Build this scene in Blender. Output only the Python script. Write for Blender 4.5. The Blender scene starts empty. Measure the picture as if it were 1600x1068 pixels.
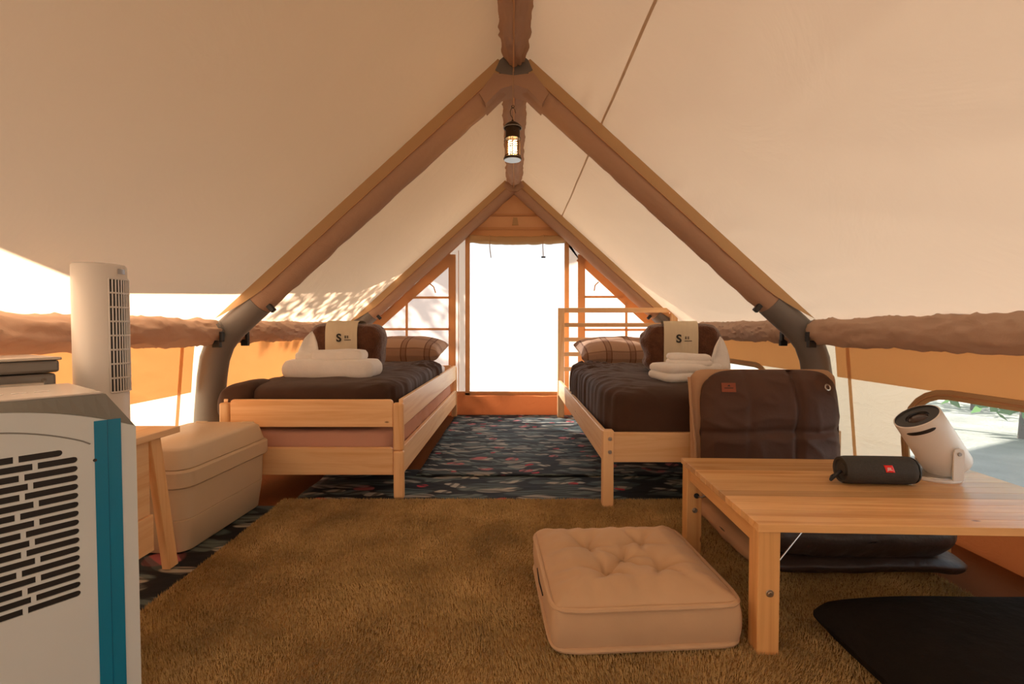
import bpy, bmesh, math, random
import numpy as np
from mathutils import Vector, Matrix, noise, Euler
R = math.radians
rnd = random.Random(7)
sc = bpy.context.scene
C = sc.collection

# ------------------------------------------------------------------ camera
FPX, CX, CY = 750.0, 800.0, 534.0
CAM = Vector((0, 0, 0.76))
PITCH = math.atan(21 / FPX)
YAW = math.atan(3 / FPX)
cam_d = bpy.data.cameras.new('camera'); cam = bpy.data.objects.new('camera', cam_d); C.objects.link(cam)
cam_d.sensor_width = 36; cam_d.lens = FPX / 1600 * 36; cam_d.clip_start = 0.02; cam_d.clip_end = 200
cam.location = CAM; cam.rotation_euler = (R(90) - PITCH, 0, YAW)
sc.camera = cam
# ------------------------------------------------------------------ sky, sun, exposure
SUN = Vector((-0.60, 0.55, 0.65)).normalized()          # towards the sun
w = bpy.data.worlds.new('sky'); sc.world = w; w.use_nodes = True
bg = w.node_tree.nodes['Background']
bg.inputs[0].default_value = (0.80, 0.90, 1.0, 1); bg.inputs[1].default_value = 1.5
sl = bpy.data.lights.new('sun_offscreen', 'SUN'); so = bpy.data.objects.new('sun_offscreen', sl); C.objects.link(so)
sl.energy = 17.0; sl.angle = R(0.6); sl.color = (1, 0.93, 0.84)
so.rotation_euler = SUN.to_track_quat('Z', 'Y').to_euler(); so.location = (-4, 6, 6)
sc.view_settings.view_transform = 'Standard'; sc.view_settings.look = 'None'
sc.view_settings.gamma = 1; sc.view_settings.use_curve_mapping = False
sc.view_settings.exposure = 0.58
try:
    sc.cycles.max_bounces = 10; sc.cycles.diffuse_bounces = 6; sc.cycles.transparent_max_bounces = 12
    sc.cycles.sample_clamp_indirect = 8
except Exception: pass

# ------------------------------------------------------------------ materials
def nt(name):
    m = bpy.data.materials.new(name); m.use_nodes = True
    t = m.node_tree; t.nodes.clear(); return m, t
def N(t, typ, **kw):
    n = t.nodes.new(typ)
    for k, v in kw.items():
        if k.startswith('i_'):
            n.inputs[k[2:].replace('_', ' ')].default_value = v
        else: setattr(n, k, v)
    return n
def L(t, a, b): t.links.new(a, b)
def c4(c): return (c[0], c[1], c[2], 1)
def coords(t, scale=(1, 1, 1), rot=(0, 0, 0), kind='Object'):
    tc = N(t, 'ShaderNodeTexCoord'); mp = N(t, 'ShaderNodeMapping')
    mp.inputs['Scale'].default_value = scale; mp.inputs['Rotation'].default_value = rot
    L(t, tc.outputs[kind], mp.inputs['Vector']); return mp.outputs['Vector']
def ramp(t, fac, stops):
    r = N(t, 'ShaderNodeValToRGB'); e = r.color_ramp.elements
    while len(e) < len(stops): e.new(0.5)
    for i, (p, c) in enumerate(stops):
        e[i].position = p; e[i].color = c4(c) if not isinstance(c, (int, float)) else (c, c, c, 1)
    L(t, fac, r.inputs['Fac']); return r.outputs['Color']
def mixc(t, fac, a, b, mode='MIX'):
    m = N(t, 'ShaderNodeMix', data_type='RGBA', blend_type=mode)
    for s, v in ((m.inputs[0], fac), (m.inputs[6], a), (m.inputs[7], b)):
        if hasattr(v, 'links'): L(t, v, s)
        else: s.default_value = v if isinstance(v, (int, float)) else c4(v)
    return m.outputs[2]
def out(t, sh):
    o = N(t, 'ShaderNodeOutputMaterial'); L(t, sh, o.inputs['Surface'])
def noisev(t, vec, scale, detail=3, rough=0.55, dist=0):
    n = N(t, 'ShaderNodeTexNoise'); n.inputs['Scale'].default_value = scale
    n.inputs['Detail'].default_value = detail; n.inputs['Roughness'].default_value = rough; n.inputs['Distortion'].default_value = dist
    L(t, vec, n.inputs['Vector']); return n.outputs['Fac']
def bump(t, h, strength=0.3, dist=0.01, normal=None):
    b = N(t, 'ShaderNodeBump'); b.inputs['Strength'].default_value = strength; b.inputs['Distance'].default_value = dist
    L(t, h, b.inputs['Height'])
    if normal: L(t, normal, b.inputs['Normal'])
    return b.outputs['Normal']
MATS = {}
def plain(name, col, rough=0.6, metal=0, var=0.08, vscale=6, bscale=0, bstr=0.2, bdist=0.003, sheen=0, spec=0.5, emit=None, estr=0, coat=0, kind='Object', bscl=(1, 1, 1)):
    m, t = nt(name); p = N(t, 'ShaderNodeBsdfPrincipled')
    v = coords(t, bscl, kind=kind)
    f = noisev(t, v, vscale, 4)
    lo = tuple(max(0, x * (1 - var)) for x in col); hi = tuple(min(1, x * (1 + var)) for x in col)
    L(t, ramp(t, f, [(0.3, lo), (0.7, hi)]), p.inputs['Base Color'])
    p.inputs['Roughness'].default_value = rough; p.inputs['Metallic'].default_value = metal
    p.inputs['Specular IOR Level'].default_value = spec; p.inputs['Sheen Weight'].default_value = sheen; p.inputs['Coat Weight'].default_value = coat
    if bscale: L(t, bump(t, noisev(t, v, bscale, 5), bstr, bdist), p.inputs['Normal'])
    if emit: p.inputs['Emission Color'].default_value = c4(emit); p.inputs['Emission Strength'].default_value = estr
    out(t, p.outputs[0]); MATS[name] = m; return m
def cloth(name, col, trans, tw=0.5, wr=0.25, wscale=3, wdist=0.02, fine=220, tint=None, wscl=(1, 1, 1), stain=0, crease=0):
    """thin woven fabric: part reflects, part lets light through"""
    m, t = nt(name); v = coords(t, wscl)
    f = noisev(t, v, 2.2, 4)
    ca = mixc(t, f, tuple(x * 0.94 for x in col), col)
    cb = mixc(t, f, tuple(x * 0.93 for x in trans), trans)
    if stain:
        sv = coords(t, (1, 0.35, 1)); sn = noisev(t, sv, 1.7, 6, 0.6, 0.6)
        sm = ramp(t, sn, [(0.60, 0.0), (0.63, 1.0)])
        k = N(t, 'ShaderNodeMath', operation='MULTIPLY'); L(t, sm, k.inputs[0]); k.inputs[1].default_value = stain
        ca = mixc(t, k.outputs[0], ca, tuple(x * 0.6 for x in col)); cb = mixc(t, k.outputs[0], cb, tuple(x * 0.6 for x in trans))
    nrm = bump(t, noisev(t, v, fine, 2), 0.08, 0.002)
    if crease:
        cn_ = noisev(t, coords(t, (1, 0.6, 1), (0, 0, 0.7)), 1.5, 1.5, 0.5, 0.3)
        nrm = bump(t, ramp(t, cn_, [(0.46, 0.0), (0.492, 0.5), (0.50, 1.0), (0.508, 0.5), (0.54, 0.0)]), crease, 0.03, nrm)
    nrm = bump(t, noisev(t, v, wscale, 5, 0.6, 0.8), wr, wdist, nrm)
    d = N(t, 'ShaderNodeBsdfDiffuse'); tr = N(t, 'ShaderNodeBsdfTranslucent')
    L(t, ca, d.inputs['Color']); L(t, cb, tr.inputs['Color']); L(t, nrm, d.inputs['Normal']); L(t, nrm, tr.inputs['Normal'])
    mx = N(t, 'ShaderNodeMixShader'); mx.inputs[0].default_value = tw
    L(t, d.outputs[0], mx.inputs[1]); L(t, tr.outputs[0], mx.inputs[2]); out(t, mx.outputs[0]); MATS[name] = m; return m
def film(name, see, col, gloss=0.08, rough=0.15, tint=(0.94, 0.96, 0.97)):
    """mesh / clear vinyl: part see-through, part milky"""
    m, t = nt(name); v = coords(t)
    tp = N(t, 'ShaderNodeBsdfTransparent'); tr = N(t, 'ShaderNodeBsdfTranslucent'); d = N(t, 'ShaderNodeBsdfDiffuse'); g = N(t, 'ShaderNodeBsdfGlossy')
    tp.inputs[0].default_value = c4(tint)
    tr.inputs[0].default_value = c4(col); d.inputs[0].default_value = c4(col); g.inputs['Roughness'].default_value = rough
    nm = bump(t, noisev(t, v, 5, 4), 0.4, 0.02); L(t, nm, tr.inputs['Normal']); L(t, nm, g.inputs['Normal'])
    a = N(t, 'ShaderNodeMixShader'); a.inputs[0].default_value = 0.35; L(t, tr.outputs[0], a.inputs[1]); L(t, d.outputs[0], a.inputs[2])
    b = N(t, 'ShaderNodeMixShader'); b.inputs[0].default_value = see; L(t, a.outputs[0], b.inputs[1]); L(t, tp.outputs[0], b.inputs[2])
    e = N(t, 'ShaderNodeMixShader'); e.inputs[0].default_value = gloss; L(t, b.outputs[0], e.inputs[1]); L(t, g.outputs[0], e.inputs[2])
    out(t, e.outputs[0]); MATS[name] = m; return m
def wood(name, col, dark, axis=0, rough=0.45, var=0.12):
    m, t = nt(name); s = [16, 16, 16]; s[axis] = 0.9
    oi = N(t, 'ShaderNodeObjectInfo'); tc = N(t, 'ShaderNodeTexCoord')
    ad = N(t, 'ShaderNodeVectorMath', operation='ADD'); sc_ = N(t, 'ShaderNodeVectorMath', operation='SCALE')
    cb = N(t, 'ShaderNodeCombineXYZ')
    for i in range(3): L(t, oi.outputs['Random'], cb.inputs[i])
    L(t, cb.outputs[0], sc_.inputs[0]); sc_.inputs['Scale'].default_value = 7
    L(t, tc.outputs['Object'], ad.inputs[0]); L(t, sc_.outputs[0], ad.inputs[1])
    mp = N(t, 'ShaderNodeMapping'); mp.inputs['Scale'].default_value = s; L(t, ad.outputs[0], mp.inputs['Vector'])
    g = noisev(t, mp.outputs[0], 1.3, 4, 0.6, 1.6)
    g2 = noisev(t, mp.outputs[0], 9, 3)
    base = ramp(t, g, [(0.32, dark), (0.55, col), (0.8, tuple(x * 1.06 for x in col))])
    base = mixc(t, 0.12, base, ramp(t, g2, [(0.3, dark), (0.7, col)]))
    hs = N(t, 'ShaderNodeHueSaturation'); mr = N(t, 'ShaderNodeMapRange'); L(t, oi.outputs['Random'], mr.inputs[0])
    mr.inputs[3].default_value = 1 - var; mr.inputs[4].default_value = 1 + var
    L(t, mr.outputs[0], hs.inputs['Value']); L(t, base, hs.inputs['Color'])
    # knots
    vk = N(t, 'ShaderNodeTexVoronoi'); ks = [5, 5, 5]; ks[axis] = 2.2
    mk = N(t, 'ShaderNodeMapping'); mk.inputs['Scale'].default_value = ks; L(t, ad.outputs[0], mk.inputs['Vector']); L(t, mk.outputs[0], vk.inputs['Vector']); vk.inputs['Scale'].default_value = 1.6
    kn = ramp(t, vk.outputs['Distance'], [(0.022, 1.0), (0.045, 0.0)])
    colr = mixc(t, kn, hs.outputs[0], (dark[0] * 0.45, dark[1] * 0.38, dark[2] * 0.35))
    p = N(t, 'ShaderNodeBsdfPrincipled'); L(t, colr, p.inputs['Base Color']); p.inputs['Roughness'].default_value = rough
    L(t, bump(t, g, 0.06, 0.002), p.inputs['Normal']); out(t, p.outputs[0]); MATS[name] = m; return m
def floral(name, seed, scale):
    m, t = nt(name); tc = N(t, 'ShaderNodeTexCoord')
    base = None; p = N(t, 'ShaderNodeBsdfPrincipled'); p.inputs['Roughness'].default_value = 0.8; p.inputs['Specular IOR Level'].default_value = 0.25
    def vec(sc3, rot, off):
        mp = N(t, 'ShaderNodeMapping'); mp.inputs['Scale'].default_value = sc3; mp.inputs['Rotation'].default_value = (0, 0, rot); mp.inputs['Location'].default_value = off
        nz = N(t, 'ShaderNodeTexNoise'); nz.inputs['Scale'].default_value = 5 * scale; L(t, tc.outputs['Object'], nz.inputs['Vector'])
        sb = N(t, 'ShaderNodeVectorMath', operation='SUBTRACT'); L(t, nz.outputs['Color'], sb.inputs[0]); sb.inputs[1].default_value = (.5, .5, .5)
        s2 = N(t, 'ShaderNodeVectorMath', operation='SCALE'); L(t, sb.outputs[0], s2.inputs[0]); s2.inputs['Scale'].default_value = 0.16
        a = N(t, 'ShaderNodeVectorMath', operation='ADD'); L(t, tc.outputs['Object'], a.inputs[0]); L(t, s2.outputs[0], a.inputs[1])
        L(t, a.outputs[0], mp.inputs['Vector']); return mp.outputs[0]
    col = (0.010, 0.012, 0.016)
    layers = [((5, 17, 1), 0.5, (0.07, 0.10, 0.105), 0.40, 0.9), ((6, 20, 1), -0.6, (0.12, 0.155, 0.155), 0.33, 0.85), ((5, 14, 1), 1.2, (0.30, 0.29, 0.26), 0.26, 0.55),
              ((7, 22, 1), 2.3, (0.40, 0.38, 0.33), 0.24, 0.5), ((6, 9, 1), 0.1, (0.42, 0.12, 0.13), 0.19, 0.30), ((9, 12, 1), 0.9, (0.45, 0.03, 0.05), 0.15, 0.22)]
    for i, (s3, rot, lc, thr, dens) in enumerate(layers):
        v = vec((s3[0] * scale, s3[1] * scale, 1), rot + seed, (seed * 3.1 + i * 1.7, i * 2.3, 0))
        vo = N(t, 'ShaderNodeTexVoronoi', voronoi_dimensions='2D'); vo.inputs['Scale'].default_value = 1; L(t, v, vo.inputs['Vector'])
        msk = ramp(t, vo.outputs['Distance'], [(thr * 0.85, 1.0), (thr, 0.0)])
        sep = N(t, 'ShaderNodeSeparateColor'); L(t, vo.outputs['Color'], sep.inputs[0])
        lt = N(t, 'ShaderNodeMath', operation='LESS_THAN'); L(t, sep.outputs[0], lt.inputs[0]); lt.inputs[1].default_value = dens
        wv = N(t, 'ShaderNodeTexWave'); wv.inputs['Scale'].default_value = 1.1; wv.inputs['Distortion'].default_value = 2; L(t, v, wv.inputs['Vector'])
        ve = ramp(t, wv.outputs['Fac'], [(0.25, 0.25), (0.4, 1.0)])
        k = N(t, 'ShaderNodeMath', operation='MULTIPLY'); L(t, msk, k.inputs[0]); L(t, lt.outputs[0], k.inputs[1])
        k2 = N(t, 'ShaderNodeMath', operation='MULTIPLY'); L(t, k.outputs[0], k2.inputs[0]); L(t, ve, k2.inputs[1])
        col = mixc(t, k2.outputs[0], col, lc)
    L(t, col, p.inputs['Base Color'])
    v = coords(t, (1, 2.2, 1)); L(t, bump(t, noisev(t, v, 9, 4), 0.5, 0.012), p.inputs['Normal'])
    out(t, p.outputs[0]); MATS[name] = m; return m
def plaid(name, a, b, sx=5.5, sy=5.5, wr=0.35):
    m, t = nt(name); tc = N(t, 'ShaderNodeTexCoord'); sp = N(t, 'ShaderNodeSeparateXYZ'); L(t, tc.outputs['Object'], sp.inputs[0])
    def lines(o, s, off=0.0):
        mu = N(t, 'ShaderNodeMath', operation='MULTIPLY_ADD'); L(t, o, mu.inputs[0]); mu.inputs[1].default_value = s; mu.inputs[2].default_value = 10.13 + off
        fr = N(t, 'ShaderNodeMath', operation='FRACT'); L(t, mu.outputs[0], fr.inputs[0])
        return ramp(t, fr.outputs[0], [(0.0, 0), (0.30, 0), (0.31, 1.0), (0.345, 1.0), (0.355, 0.45), (0.52, 0.45), (0.53, 1.0), (0.565, 1.0), (0.575, 0), (1.0, 0)])
    f1 = lines(sp.outputs[0], sx); f2 = lines(sp.outputs[1], sy, 0.4)
    c = mixc(t, f1, a, b); k = N(t, 'ShaderNodeMath', operation='MULTIPLY'); L(t, f2, k.inputs[0]); k.inputs[1].default_value = 0.7
    c = mixc(t, k.outputs[0], c, b)
    p = N(t, 'ShaderNodeBsdfPrincipled'); L(t, c, p.inputs['Base Color']); p.inputs['Roughness'].default_value = 0.85; p.inputs['Specular IOR Level'].default_value = 0.2
    v = coords(t); L(t, bump(t, noisev(t, v, 12, 5, 0.6, 0.6), wr, 0.012), p.inputs['Normal']); out(t, p.outputs[0]); MATS[name] = m; return m
def leafmat(name, col):
    m, t = nt(name); oi = coords(t); f = noisev(t, oi, 3, 2)
    ca = mixc(t, f, tuple(x * 0.6 for x in col), tuple(x * 1.3 for x in col))
    d = N(t, 'ShaderNodeBsdfDiffuse'); tr = N(t, 'ShaderNodeBsdfTranslucent'); L(t, ca, d.inputs[0]); L(t, ca, tr.inputs[0])
    mx = N(t, 'ShaderNodeMixShader'); mx.inputs[0].default_value = 0.3; L(t, d.outputs[0], mx.inputs[1]); L(t, tr.outputs[0], mx.inputs[2]); out(t, mx.outputs[0]); MATS[name] = m; return m

canvas = cloth('cream_canvas', (0.81, 0.605, 0.425), (0.80, 0.565, 0.385), 0.52, 0.35, 2.2, 0.03, crease=0)
seamt = cloth('seam_thread', (0.62, 0.48, 0.34), (0.60, 0.42, 0.26), 0.45, 0.1, 6, 0.01)
canvas_low = cloth('cream_canvas_lower', (0.82, 0.68, 0.50), (0.80, 0.64, 0.46), 0.5, 0.35, 5, 0.03, wscl=(1, 1, 2.5))
band = cloth('tan_band_fabric', (0.74, 0.46, 0.23), (0.82, 0.44, 0.19), 0.5, 0.2, 3, 0.02)
border = cloth('tan_border_tape', (0.74, 0.48, 0.27), (0.80, 0.47, 0.23), 0.45, 0.15, 8, 0.01)
gable = cloth('gable_canvas', (0.80, 0.58, 0.38), (0.85, 0.55, 0.30), 0.5, 0.2, 4, 0.02)
tub = cloth('brown_groundsheet', (0.34, 0.13, 0.055), (0.62, 0.20, 0.07), 0.45, 0.5, 6, 0.03)
sheer = cloth('white_sheer', (0.78, 0.69, 0.60), (0.60, 0.50, 0.43), 0.45, 0.3, 6, 0.02)
sleeve = cloth('brown_sleeve_nylon', (0.56, 0.36, 0.25), (0.45, 0.24, 0.13), 0.2, 0.45, 12, 0.010)
flapm = cloth('khaki_flap', (0.62, 0.41, 0.22), (0.45, 0.25, 0.11), 0.2, 0.2, 6, 0.01)
sidesl = cloth('tan_side_sleeve', (0.62, 0.45, 0.34), (0.55, 0.34, 0.22), 0.28, 0.45, 11, 0.012)
greypvc = plain('grey_vinyl', (0.17, 0.15, 0.135), 0.5, var=0.05)
blackp = plain('black_plastic', (0.012, 0.011, 0.011), 0.45)
mattb = plain('matte_black', (0.012, 0.011, 0.011), 0.9, spec=0.05)
screen = film('door_vinyl', 0.30, (0.64, 0.69, 0.73), 0.04)
clearv = film('window_vinyl', 0.80, (0.45, 0.48, 0.50), 0.05, tint=(0.62, 0.66, 0.68))
paneW = film('window_mesh', 0.05, (0.52, 0.42, 0.375), 0.02)
pine = wood('pine_x', (0.86, 0.555, 0.285), (0.74, 0.41, 0.175), 0)
pine_y = wood('pine_y', (0.86, 0.60, 0.35), (0.76, 0.46, 0.23), 1)
pine_z = wood('pine_z', (0.86, 0.555, 0.285), (0.74, 0.41, 0.175), 2)
tpine = wood('table_pine', (0.78, 0.46, 0.20), (0.62, 0.31, 0.11), 0, 0.26, 0.24)
tpine_y = wood('table_pine_y', (0.76, 0.42, 0.16), (0.60, 0.28, 0.09), 1, 0.35)
tpine_z = wood('table_pine_z', (0.76, 0.42, 0.16), (0.60, 0.28, 0.09), 2, 0.35)
duvetm = plain('brown_cotton', (0.056, 0.026, 0.015), 0.8, var=0.15, bscale=30, bstr=0.25, bdist=0.004, sheen=0.08, spec=0.25)
sheetm = plain('white_sheet', (0.78, 0.76, 0.75), 0.85, var=0.03, bscale=14, bstr=0.3, bdist=0.008)
pinkm = cloth('pink_cover', (0.74, 0.42, 0.31), (0.5, 0.25, 0.15), 0.15, 0.4, 9, 0.015, wscl=(1, 2, 0.6))
plaidL = plaid('plaid_pillow', (0.40, 0.25, 0.17), (0.16, 0.075, 0.045))
fleece = plain('brown_fleece', (0.115, 0.045, 0.022), 0.95, var=0.25, vscale=40, bscale=120, bstr=0.9, bdist=0.006, sheen=0.5, spec=0.1)
bandc = plain('cream_wrap', (0.72, 0.62, 0.45), 0.9, var=0.04, bscale=18, bstr=0.5, bdist=0.006, bscl=(3, 1, 0.4), spec=0.2)
towelm = plain('white_towel', (0.82, 0.79, 0.75), 0.95, var=0.03, vscale=20, bscale=160, bstr=0.5, bdist=0.003, sheen=0.3, spec=0.1)
beigec = plain('beige_cotton', (0.56, 0.37, 0.22), 0.88, var=0.06, bscale=60, bstr=0.15, bdist=0.003, spec=0.2, sheen=0.1)
chairb = plain('brown_chair_fabric', (0.075, 0.032, 0.018), 0.62, var=0.1, bscale=25, bstr=0.35, bdist=0.006, spec=0.35)
seatb = plain('dark_seat_fabric', (0.045, 0.028, 0.022), 0.42, var=0.1, bscale=14, bstr=0.6, bdist=0.012, spec=0.5)
blackc = plain('black_cushion_fabric', (0.011, 0.009, 0.008), 0.85, var=0.2, bscale=9, bstr=0.7, bdist=0.02, spec=0.12)
beiget = plain('tan_trim', (0.46, 0.27, 0.15), 0.8, var=0.06)
stitch = plain('dark_stitch', (0.03, 0.016, 0.01), 0.8)
patchm = plain('rust_patch', (0.24, 0.055, 0.018), 0.6)
steel = plain('steel', (0.6, 0.58, 0.55), 0.28, 1.0, var=0.02)
whitep = plain('white_plastic', (0.72, 0.69, 0.65), 0.35, var=0.01)
acw = plain('cool_white_plastic', (0.64, 0.70, 0.70), 0.4, var=0.015)
accap = plain('grey_cap_plastic', (0.20, 0.205, 0.19), 0.3, var=0.02)
actop = plain('pale_top_plastic', (0.62, 0.56, 0.50), 0.22, var=0.02)
bluet = plain('blue_tape', (0.0, 0.20, 0.36), 0.4, var=0.04)
bluel = plain('blue_tape_edge', (0.0, 0.13, 0.25), 0.4, var=0.03)
beigep = plain('beige_plastic', (0.60, 0.48, 0.34), 0.48, var=0.02, bscale=300, bstr=0.05, bdist=0.001)
micro = plain('grey_metal', (0.23, 0.21, 0.19), 0.35, 0.5, var=0.04)
microh = plain('silver_metal', (0.62, 0.58, 0.52), 0.25, 0.8, var=0.04)
speakm = plain('speaker_mesh', (0.035, 0.033, 0.029), 0.75, var=0.2, vscale=200, bscale=400, bstr=0.5, bdist=0.001)
rubber = plain('grey_rubber', (0.035, 0.033, 0.03), 0.6)
redm = plain('red_badge', (0.75, 0.012, 0.008), 0.4, var=0.02)
inkw = plain('white_ink', (0.85, 0.82, 0.8), 0.6, var=0.01)
inkb = plain('black_ink', (0.02, 0.014, 0.01), 0.7, var=0.01)
lensm = plain('lens_glass', (0.05, 0.03, 0.025), 0.08, 0.2, var=0.3, vscale=40)
bronze = plain('dark_bronze', (0.055, 0.032, 0.016), 0.38, 0.6, var=0.15)
silverd = plain('grey_disc', (0.34, 0.33, 0.32), 0.35, 0.4)
ropem = plain('tan_cord', (0.45, 0.28, 0.16), 0.9)
glow = plain('filament_glow', (1, 0.8, 0.5), 0.5, emit=(1.0, 0.66, 0.30), estr=28)
carpetm = plain('carpet_base', (0.30, 0.18, 0.065), 0.95, var=0.3, vscale=7, bscale=140, bstr=0.8, bdist=0.01, spec=0.1)
flor1 = floral('floral_mat_a', 0.3, 0.78)
flor2 = floral('floral_mat_b', 1.1, 0.6)
flor3 = floral('floral_mat_c', 2.2, 0.45)
groundm = plain('pale_gravel', (0.30, 0.29, 0.25), 0.95, var=0.25, vscale=3, bscale=40, bstr=0.5, bdist=0.02)
tarpm = cloth('outer_tarp', (0.46, 0.40, 0.33), (0.60, 0.52, 0.42), 0.06, 0.1, 2, 0.02)
leafm = leafmat('leaf_green', (0.10, 0.22, 0.05))
leafm2 = leafmat('leaf_pale_green', (0.16, 0.30, 0.10))
barkm = plain('bark', (0.12, 0.08, 0.05), 0.9, bscale=20, bstr=0.6, bdist=0.02)
wallm = plain('white_render', (0.75, 0.75, 0.73), 0.9)
glassm, tg = nt('lamp_glass')
_g = N(tg, 'ShaderNodeBsdfGlossy'); _g.inputs['Roughness'].default_value = 0.05; _t = N(tg, 'ShaderNodeBsdfTransparent'); _t.inputs[0].default_value = (1, 0.9, 0.75, 1)
_m = N(tg, 'ShaderNodeMixShader'); _m.inputs[0].default_value = 0.1; L(tg, _t.outputs[0], _m.inputs[1]); L(tg, _g.outputs[0], _m.inputs[2]); out(tg, _m.outputs[0])

# pile: colour from a noise, slight per-place variation
pilem, tp_ = nt('carpet_pile')
_v = coords(tp_); _f = noisev(tp_, _v, 5, 5, 0.65); _f2 = noisev(tp_, _v, 90, 2)
_c = ramp(tp_, _f, [(0.34, (0.32, 0.215, 0.08)), (0.50, (0.56, 0.39, 0.155)), (0.66, (0.78, 0.57, 0.26))])
_c = mixc(tp_, 0.35, _c, ramp(tp_, _f2, [(0.3, (0.27, 0.17, 0.06)), (0.7, (0.80, 0.58, 0.27))]))
_p = N(tp_, 'ShaderNodeBsdfPrincipled'); L(tp_, _c, _p.inputs['Base Color']); _p.inputs['Roughness'].default_value = 0.8; _p.inputs['Sheen Weight'].default_value = 0.3
_p.inputs['Specular IOR Level'].default_value = 0.15; out(tp_, _p.outputs[0])

# ------------------------------------------------------------------ mesh helpers
def obj(name, bm, m, parent=None, smooth=False, loc=None, rot=None):
    me = bpy.data.meshes.new(name)
    if isinstance(bm, bmesh.types.BMesh):
        bmesh.ops.recalc_face_normals(bm, faces=bm.faces); bm.to_mesh(me); bm.free()
    else: me = bm
    if smooth:
        for p in me.polygons: p.use_smooth = True
        if len(me.polygons) < 6000: me.set_sharp_from_angle(angle=R(42))
    if m and not me.materials: me.materials.append(m)
    o = bpy.data.objects.new(name, me); C.objects.link(o)
    if parent: o.parent = parent
    if loc is not None: o.location = loc
    if rot is not None: o.rotation_euler = rot
    return o
def tag(o, label, cat=None, group=None, kind=None):
    o['label'] = label
    if cat: o['category'] = cat
    if group: o['group'] = group
    if kind: o['kind'] = kind
    return o
def thing(name, label, cat, loc=(0, 0, 0), rotz=0, group=None):
    o = bpy.data.objects.new(name, None); C.objects.link(o); o.empty_display_size = 0.05
    o.location = loc; o.rotation_euler = (0, 0, rotz); return tag(o, label, cat, group)
def struct(name, bm, m, label, smooth=False, parent=None):
    o = obj(name, bm, m, parent, smooth); o['kind'] = 'structure'; o['label'] = label; o['category'] = name.split('_')[0]; return o
def box(b, lo, hi, bev=0.0, seg=2, mtx=None):
    r = bmesh.ops.create_cube(b, size=1); vs = r['verts']
    for v in vs:
        v.co = Vector([lo[i] + (v.co[i] + 0.5) * (hi[i] - lo[i]) for i in range(3)])
    if bev > 0:
        es = list({e for v in vs for e in v.link_edges})
        rr = bmesh.ops.bevel(b, geom=es, offset=bev, segments=seg, affect='EDGES', profile=0.5)
        vs = list({v for f in rr['faces'] for v in f.verts} | {v for v in vs if v.is_valid})
    if mtx is not None:
        for v in vs: v.co = mtx @ v.co
    return vs
def B(lo, hi, bev=0.0, seg=2, mtx=None):
    b = bmesh.new(); box(b, lo, hi, bev, seg, mtx); return b
def tube(b, pts, rad, seg=12, cap=True, closed=False, jit=None):
    pts = [Vector(p) for p in pts]; n = len(pts); rings = []
    up = None
    for i, p in enumerate(pts):
        if closed: d = pts[(i + 1) % n] - pts[i - 1]
        else: d = (pts[min(i + 1, n - 1)] - pts[max(i - 1, 0)])
        d.normalize()
        if up is None:
            up = Vector((0, 0, 1)) if abs(d.z) < 0.9 else Vector((0, 1, 0))
        up = (up - d * up.dot(d)).normalized(); sd = d.cross(up)
        r0 = rad(i / (n - 1)) if callable(rad) else rad
        ring = []
        for k in range(seg):
            a = 2 * math.pi * k / seg
            nn = up * math.cos(a) + sd * math.sin(a)
            r = r0 + (jit(p, nn, a) if jit else 0)
            ring.append(b.verts.new(p + nn * r))
        rings.append(ring)
    m = n if closed else n - 1
    for i in range(m):
        A, Bq = rings[i], rings[(i + 1) % n]
        for k in range(seg):
            b.faces.new((A[k], A[(k + 1) % seg], Bq[(k + 1) % seg], Bq[k]))
    if cap and not closed:
        b.faces.new(rings[0][::-1]); b.faces.new(rings[-1])
    return b
def T(pts, rad, seg=12, **k): return tube(bmesh.new(), pts, rad, seg, **k)
def lathe(b, prof, seg=24, mtx=None):
    rings = []
    for r, z in prof:
        if r < 1e-6: rings.append([b.verts.new((0, 0, z))])
        else: rings.append([b.verts.new((r * math.cos(2 * math.pi * k / seg), r * math.sin(2 * math.pi * k / seg), z)) for k in range(seg)])
    for A, Q in zip(rings, rings[1:]):
        for k in range(seg):
            k2 = (k + 1) % seg
            if len(A) == 1 and len(Q) == 1: continue
            if len(A) == 1: b.faces.new((A[0], Q[k], Q[k2]))
            elif len(Q) == 1: b.faces.new((A[k], A[k2], Q[0]))
            else: b.faces.new((A[k], A[k2], Q[k2], Q[k]))
    if mtx is not None:
        for v in b.verts: v.co = mtx @ v.co
    return b
def LA(prof, seg=24, mtx=None): return lathe(bmesh.new(), prof, seg, mtx)
def puff(size, n=6, res=16, fn=None, keep=None):
    """rounded soft box from a subdivided cube; fn(co, unit) -> co"""
    b = bmesh.new(); bmesh.ops.create_cube(b, size=2)
    rx, ry, rz = res if isinstance(res, tuple) else (res, res, res)
    cuts = max(rx, ry, rz)
    bmesh.ops.subdivide_edges(b, edges=b.edges, cuts=cuts, use_grid_fill=True)
    if keep:
        dl = [f for f in b.faces if not keep(f.calc_center_median())]
        bmesh.ops.delete(b, geom=dl, context='FACES')
    nn = n if isinstance(n, tuple) else (n, n, n)
    for v in b.verts:
        u = v.co.copy(); q = (abs(u.x) ** nn[0] + abs(u.y) ** nn[1] + abs(u.z) ** nn[2]) ** (1 / (sum(nn) / 3))
        u2 = u / q
        co = Vector((u2.x * size[0] / 2, u2.y * size[1] / 2, u2.z * size[2] / 2))
        v.co = fn(co, u2) if fn else co
    return b
def nz(x, y, z): return noise.noise(Vector((x, y, z)))
def ridge(x, y, z): return (1 - abs(noise.noise(Vector((x, y, z))))) ** 4
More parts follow.
